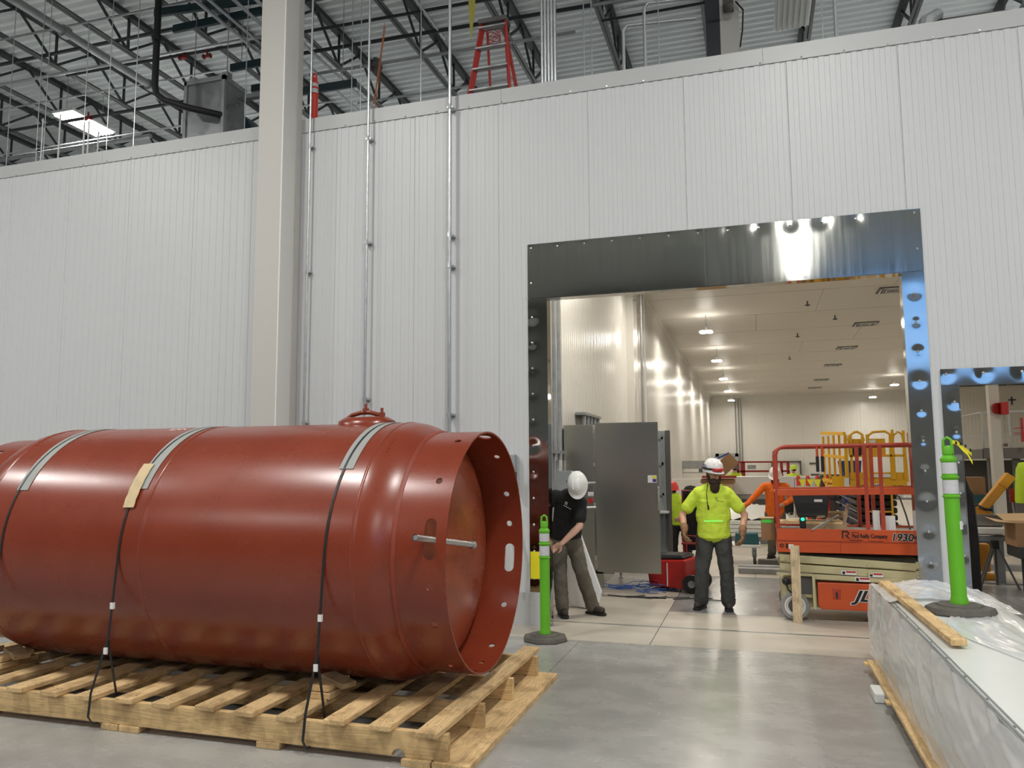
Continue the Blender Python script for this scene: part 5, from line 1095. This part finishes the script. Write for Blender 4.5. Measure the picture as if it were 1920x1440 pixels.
def person(label, P):
    sh = P; vx = P.get('voxel',.009); sc = P.get('scale',1.)
    t = thing('person', label, 'person', (P['pelvis'][0],P['pelvis'][1],0))
    sL,sR = V(P['shL']),V(P['shR']); pel = V(P['pelvis']); neck = V(P['neck']); hd = V(P['head'])
    ax = (sL-sR).normalized(); spine = (neck-pel); T_ = frame(ax, spine); hax = (V(P['hipL'])-V(P['hipR'])).normalized(); Hm = frame(hax,(0,0,1))
    chest = pel.lerp(neck,.70); belly = pel.lerp(neck,.36); bw = P.get('belly',0.)
    def torso(g,e=0.):
        g.ell(chest,(.165+e,.105+e,.19+e),16,10,T_); g.ell(belly,(.148+e+bw,.105+e+bw,.17+e),16,10,T_); g.ell(pel+V((0,0,.0)),(.158+e,.115+e,.12+e),16,10,Hm)
        cap(g,sL-ax*.03,sR+ax*.03,.062+e,.062+e)
    fwd = V(P['face']).normalized(); upv_ = V(P.get('hup',(0,0,1))); 
    Hx = frame(fwd.cross(upv_)*-1, upv_ - fwd*upv_.dot(fwd)); hx_, hy_, hz_ = Hx.col[0], Hx.col[1], Hx.col[2]
    fr = fwd; 
    HM = Matrix((hx_, -fr, hz_)).transposed()       # local: x right, y back, z up
    def hp(x,y,z): return hd + hx_*x*sc + fr*y*sc + hz_*z*sc
    b = G(); torso(b)
    cap(b,pel.lerp(neck,.93),hd-hz_*.07+fr*-.01,.058,.052); b.ell(hp(0,-.008,.015),(.074*sc,.092*sc,.100*sc),18,12,HM); b.ell(hp(0,.025,-.055),(.056*sc,.062*sc,.062*sc),14,10,HM)
    cap(b,hp(0,.088,.0),hp(0,.108,-.028),.010,.016,8); b.ell(hp(0,.082,.028),(.052,.014,.014),10,6,HM)
    b.ell(hp(0,.070,-.095),(.024,.02,.02),8,6,HM)
    for s in (-1,1): b.ell(hp(.076*s,-.005,-.005),(.012,.022,.032),8,6,HM)
    for s in (-1,1): b.ell(hp(.030*s,.075,.008),(.018,.012,.012),8,6,HM)
    for s,k in ((sL,'L'),(sR,'R')):
        el, wr = V(P['el'+k]),V(P['wr'+k]); cap(b,s,el,.052,.042); cap(b,el,el.lerp(wr,.35),.043,.044); cap(b,el.lerp(wr,.35),wr,.044,.028)
        hdr = P.get('hd'+k,(wr-el)); 
        if not P.get('gloves'): hand(b,wr,hdr,P.get('pn'+k,(0,1,0)),P.get('th'+k,1),P.get('curl',.6),sc)
    for k in 'LR':
        h_,kn,an = V(P['hip'+k]),V(P['kn'+k]),V(P['an'+k]); cap(b,h_,kn,.088,.060); cap(b,kn,kn.lerp(an,.35),.058,.060); cap(b,kn.lerp(an,.35),an,.060,.040)
        td = V(P['toe'+k]).normalized(); cap(b,an-V((0,0,.03)),an+td*.15-V((0,0,.055)),.038,.03)
    body = blend(b,'body',P['skin'],t,vx,3)
    # shirt
    gi = P.get('girth',0.); g = G(); torso(g,.016+gi); hem = pel+V((0,0,-.03)); g.ell(hem,(.178+bw*.6+gi,.138+bw*.6+gi,.10),16,8,Hm); etube(g,pel.lerp(neck,.68),pel+V((0,0,-.07)),(.175+gi,.128+gi+bw*.6),(.180+gi,.140+gi+bw*.5),Hm); cap(g,pel.lerp(neck,.90),pel.lerp(neck,.97),.082,.066)
    for s,k in ((sL,'L'),(sR,'R')):
        el, wr = V(P['el'+k]),V(P['wr'+k])
        if P.get('long'): cap(g,s,el,.072,.060); cap(g,el,wr,.060,.045)
        else: cap(g,s,s.lerp(el,.66),.076,.080)
    blend(g,'shirt',P['shirt'],t,max(vx,.010),4,disp=P.get('fold',.022),dscale=.09)
    g = G(); g.ell(pel+V((0,0,-.05)),(.172,.128,.12),16,8,Hm)
    for k in 'LR':
        h_,kn,an = V(P['hip'+k]),V(P['kn'+k]),V(P['an'+k]); cap(g,h_,kn,.104+gi*.5,.084+gi*.4); cap(g,kn,an-V((0,0,.02)),.082+gi*.3,.078+gi*.4)
    blend(g,'trousers',P['pants'],t,max(vx,.010),4,disp=.024,dscale=.08)
    for k in 'LR':
        an = V(P['an'+k]); td = V(P['toe'+k]).normalized(); zf = an.z-.095; g = G(); cap(g,an-V((0,0,.0)),an-V((0,0,.05)),.056,.052)
        cap(g,an-V((0,0,.055))-td*.03,an+td*.10-V((0,0,.055)),.045,.045); cap(g,an+td*.10-V((0,0,.058)),an+td*.15-V((0,0,.058)),.045,.040)
        bo = blend(g,'boot','leather',t,max(.007,vx*.8),2)
        q = V((td.x,td.y,0)).normalized(); p = V((-q.y,q.x,0)); c_ = V((an.x,an.y,0)); poly = [(-.085,-.035),(-.06,-.048),(.05,-.048),(.13,-.052),(.19,-.035),(.20,0),(.19,.035),(.13,.052),(.05,.048),(-.06,.048),(-.085,.035)]
        G().prism(poly,lambda u,v_,z:c_+q*u+p*v_+V((0,0,z)),an.z-.12,an.z-.088).build('sole','black',bo,bevel=.004)
    if P.get('gloves'):
        for k in 'LR':
            el, wr = V(P['el'+k]),V(P['wr'+k]); g = G(); hand(g,wr,P.get('hd'+k,wr-el),P.get('pn'+k,(0,1,0)),P.get('th'+k,1),.75,1.45); cap(g,wr,el.lerp(wr,.84),.046,.050)
            blend(g,'glove','glove',t,.006,2)
    # face
    g = G()
    for s in (-1,1): g.ell(hp(.030*s,.089,.006),(.013,.007,.008),8,6,HM)
    g.build('eye','white',t,smooth=60); g = G()
    for s in (-1,1): g.ell(hp(.030*s,.094,.005),(.006,.005,.006),8,6,HM)
    g.build('iris','eye',t); 
    if not P.get('beard'): G().ell(hp(0,.090,-.058),(.024,.007,.007),10,6,HM).build('lips','lip',t)
    for s in (-1,1): G().tube([hp(.014*s,.098,.026),(hp(.032*s,.094,.032)),hp(.05*s,.08,.026)],.005,5).build('eyebrow','hair',t)
    if P.get('beard'):
        g = G(); L_ = P['beard']; g.ell(hp(0,.05,-.080),(.074,.066,.058),14,10,HM); g.ell(hp(0,.066,-.085-L_*.5),(.062,.048,.03+L_*.5),14,10,HM); g.ell(hp(0,.098,-.046),(.034,.014,.012),10,6,HM)
        for s in (-1,1): cap(g,hp(.066*s,.02,-.01),hp(.052*s,.04,-.08),.018,.024,8)
        blend(g,'beard','hair',t,.006,1,disp=.012,dscale=.02)
    g = G(); hr = [(.078*math.sin(a),.078*math.cos(a)) for a in [i*PI/2/8 for i in range(9)]]
    blend(G().ell(hp(0,-.022,.022),(.079,.090,.095),16,10,HM),'hair','hair',t,.009,1)
    if P.get('helmet'):
        g = G(); n = 28; rings = []
        br = P.get('brim',.0); hz = P.get('hz',0.)
        for (fx,z) in ((.0,.135),(.35,.130),(.62,.112),(.82,.082),(.93,.045),(.97,.012),(1.0,-.01)):
            rings.append([hp(.116*fx*math.cos(2*PI*k/n), -.012+.142*fx*math.sin(2*PI*k/n), .035+hz+z) for k in range(n)])
        rg = []
        for k in range(n):
            a = 2*PI*k/n; ex = max(0,math.sin(a))**2*.038+br; rg.append(hp((.116+ex*.6)*math.cos(a),-.012+(.142+ex)*math.sin(a),.035+hz-.022-.3*ex))
        rings.append(rg); rings.append([hp(.105*math.cos(2*PI*k/n),-.012+.130*math.sin(2*PI*k/n),.035+hz-.008) for k in range(n)])
        g.add([p for r_ in rings for p in r_],[(i*n+k,i*n+(k+1)%n,(i+1)*n+(k+1)%n,(i+1)*n+k) for i in range(len(rings)-1) for k in range(n)])
        he = g.build('helmet',P['helmet'],t,smooth=40)
        for q in (-1,1): G().tube([hp(.035*q,.105,.112+hz),hp(.04*q,.05,.153+hz),hp(.042*q,-.03,.160+hz),hp(.038*q,-.11,.135+hz)],.008,6).build('ridge',P['helmet'],he,smooth=60)
    return t, hp, HM, (hx_,fr,hz_)
# bearded man in the doorway
t,hp,HM,ax_ = person('bearded man in white helmet, lime t-shirt and dark grey trousers standing in the doorway',dict(hz=.022,
 pelvis=(-.52,10.22,.95),neck=(-.52,10.20,1.53),head=(-.50,10.13,1.665),face=(.42,-.88,-.10),hup=(.05,-.02,1),
 shL=(-.33,10.20,1.42),shR=(-.71,10.20,1.42),elL=(-.14,10.24,1.17),elR=(-.90,10.20,1.16),wrL=(-.17,10.02,.98),wrR=(-.86,9.98,1.00),hdL=(-.25,-.4,-.9),hdR=(.30,-.5,-.75),pnL=(-1,0,0),pnR=(1,0,0),thL=1,thR=-1,
 hipL=(-.42,10.22,.90),hipR=(-.62,10.22,.90),knL=(-.38,10.18,.50),knR=(-.67,10.18,.50),anL=(-.37,10.24,.12),anR=(-.70,10.24,.12),toeL=(.08,-1,0),toeR=(-.32,-1,0),
 skin='skin',shirt='hivis_lime',pants='grey_cloth',beard=.10,helmet='helmet_white',gloves=True,belly=.03,girth=.022,scale=1.08,voxel=.008,fold=.026))
rlogo(t,hp(0,0,0)+V((.02,-.085,-.31)),.030,'black',right=(1,-.12,0),nrm=(0,-1,0),th=.004)
G().bar(V((-.47,10.055,1.345)),V((-.38,10.06,1.34)),.003,.004).build('shirt_lettering','black',t)
q = [hp(.072,.0,.02),hp(.078,.02,-.04),hp(.06,.06,-.10)]
G().tube([hp(-.080,.0,.02),hp(-.085,.03,-.05),hp(-.09,.06,-.12),(-.585,10.06,1.42),(-.575,10.045,1.30),(-.57,10.045,1.235)],.005,6).build('chin_strap','black',t)
G().tube([(-.57,10.045,1.29),(-.566,10.043,1.235)],.011,6).build('strap_end','black',t)
g = G().tube([hp(-.055,.118,.070),hp(-.02,.140,.066),hp(.02,.140,.066),hp(.055,.118,.070)],.021,8); g.build('goggles','red_plastic',t,smooth=60)
G().tube([hp(-.122,-.03,.075),hp(-.108,.06,.075),hp(-.055,.121,.072)],.013,6).build('goggle_strap','black',t,smooth=50)
for s in (-1,1): G().lathe([(.020,0),(.024,0),(.024,.004),(.020,.004)],(0,0,0),'y',14).build('glasses_rim','steel_dark',t).matrix_local = Matrix.Translation(hp(.031*s,.100,.004)-wloc(t)) @ HM.to_4x4()
for k in range(3): G().tube([hp(-.113+.0*k,-.04+.05*j,.112-.018*k+.008*math.sin(j*2+k)) for j in range(3)],.005,4).build('helmet_sticker',('navy','gel_purple','navy')[k],t)
G().bar((-.62,10.028,1.095),(-.40,10.024,1.10),.004,.006).build('laser_line','laser_green',t)
# man in black bending by the left jamb
t,hp,HM,ax_ = person('man in white helmet, black t-shirt and olive trousers bending by the left door jamb',dict(
 pelvis=(-2.24,9.42,.97),neck=(-2.10,9.16,1.46),head=(-1.985,8.99,1.55),face=(.10,-.52,-.85),hup=(.05,-.85,.52),
 shL=(-1.985,9.14,1.36),shR=(-2.34,9.22,1.42),elL=(-1.99,9.08,1.08),elR=(-2.44,9.02,1.22),wrL=(-2.19,8.98,.88),wrR=(-2.36,8.84,1.36),hdL=(-.8,-.1,-.55),hdR=(.1,.1,-1),pnL=(0,-1,-.3),pnR=(0,-1,0),thL=-1,thR=1,
 hipL=(-2.16,9.42,.93),hipR=(-2.33,9.42,.92),knL=(-2.04,9.36,.53),knR=(-2.29,9.30,.52),anL=(-1.94,9.50,.12),anR=(-2.26,9.28,.12),toeL=(.85,-.45,0),toeR=(.45,-.9,0),
 skin='skin_pale',shirt='black_cloth',pants='olive_cloth',helmet='helmet_white',girth=.012,scale=1.05,voxel=.008,fold=.02))
rlogo(t,V((-2.155,9.035,1.335)),.035,'white',right=(.85,-.1,-.35),upv=(.3,0,.95),nrm=(0,-1,0),th=.004)
G().bar(V((-2.17,9.03,1.325)),V((-2.08,9.03,1.28)),.004,.006,(0,1,0)).build('shirt_lettering','white',t)
G().disc(hp(-.108,-.04,.05),.014,(1,0,0),.02,10).build('helmet_clip','black',t)
# orange shirt
t,hp,HM,ax_ = person('bearded man in white hard hat and bright orange shirt behind the orange lift',dict(
 pelvis=(.34,16,.86),neck=(.36,15.93,1.45),head=(.37,15.86,1.57),face=(-.15,-.9,-.45),hup=(0,-.45,.9),
 shL=(.56,15.95,1.36),shR=(.16,15.95,1.36),elL=(.66,15.88,1.12),elR=(-.02,15.85,1.17),wrL=(.52,15.65,1.05),wrR=(-.20,15.70,1.0),
 hipL=(.44,16,.82),hipR=(.25,16,.82),knL=(.45,15.92,.47),knR=(.27,15.92,.47),anL=(.45,16,.12),anR=(.26,15.98,.12),toeL=(.1,-1,0),toeR=(-.4,-1,0),
 skin='skin',shirt='orange_cloth',pants='olive_cloth',beard=.04,helmet='helmet_white',brim=.02,long=True,voxel=.013,fold=.028))
def far_person(label, x, y, m, hm, pants, h=1.0, skin='skin', face=(0,-1,0), vx=.02, bend=0.):
    z = lambda q: q*h
    person(label,dict(pelvis=(x,y,z(.93)),neck=(x+bend,y-abs(bend)*.3,z(1.48-abs(bend)*.4)),head=(x+bend*1.25,y-.03,z(1.62-abs(bend)*.6)),face=face,
     shL=(x+.18+bend,y,z(1.38-abs(bend)*.4)),shR=(x-.18+bend,y,z(1.38-abs(bend)*.4)),elL=(x+.26+bend,y-.05,z(1.10-abs(bend)*.3)),elR=(x-.26+bend,y-.05,z(1.10-abs(bend)*.3)),wrL=(x+.16+bend,y-.25,z(1.05-abs(bend)*.3)),wrR=(x-.16+bend,y-.25,z(1.05-abs(bend)*.3)),
     hipL=(x+.10,y,z(.88)),hipR=(x-.10,y,z(.88)),knL=(x+.12,y-.03,z(.48)),knR=(x-.12,y-.03,z(.48)),anL=(x+.13,y,.12),anR=(x-.13,y,.12),toeL=(.1,-1,0),toeR=(-.1,-1,0),
     skin=skin,shirt=m,pants=pants,helmet=hm,brim=.02,voxel=vx,fold=.02))
far_person('distant man in lime hard hat and lime shirt seen from behind the orange lift rail',1.32,29.55,'hivis_lime','helmet_lime','black_cloth',.98,face=(-.7,.7,0))
far_person('distant man in dark hard hat and lime vest beside the far red lift',-.70,29.5,'hivis','steel_dark','black_cloth',1.0,face=(-.5,.8,0))
far_person('worker in yellow and black vest mostly hidden behind the grey cabinet door',-1.30,14.2,'hivis','orange_red','black_cloth',.86,face=(-1,-.2,0),bend=-.12,vx=.014)
for o in list(S.objects):
    if o.type == 'MESH' and not o.data.materials: o.data.materials.append(M['galv'])
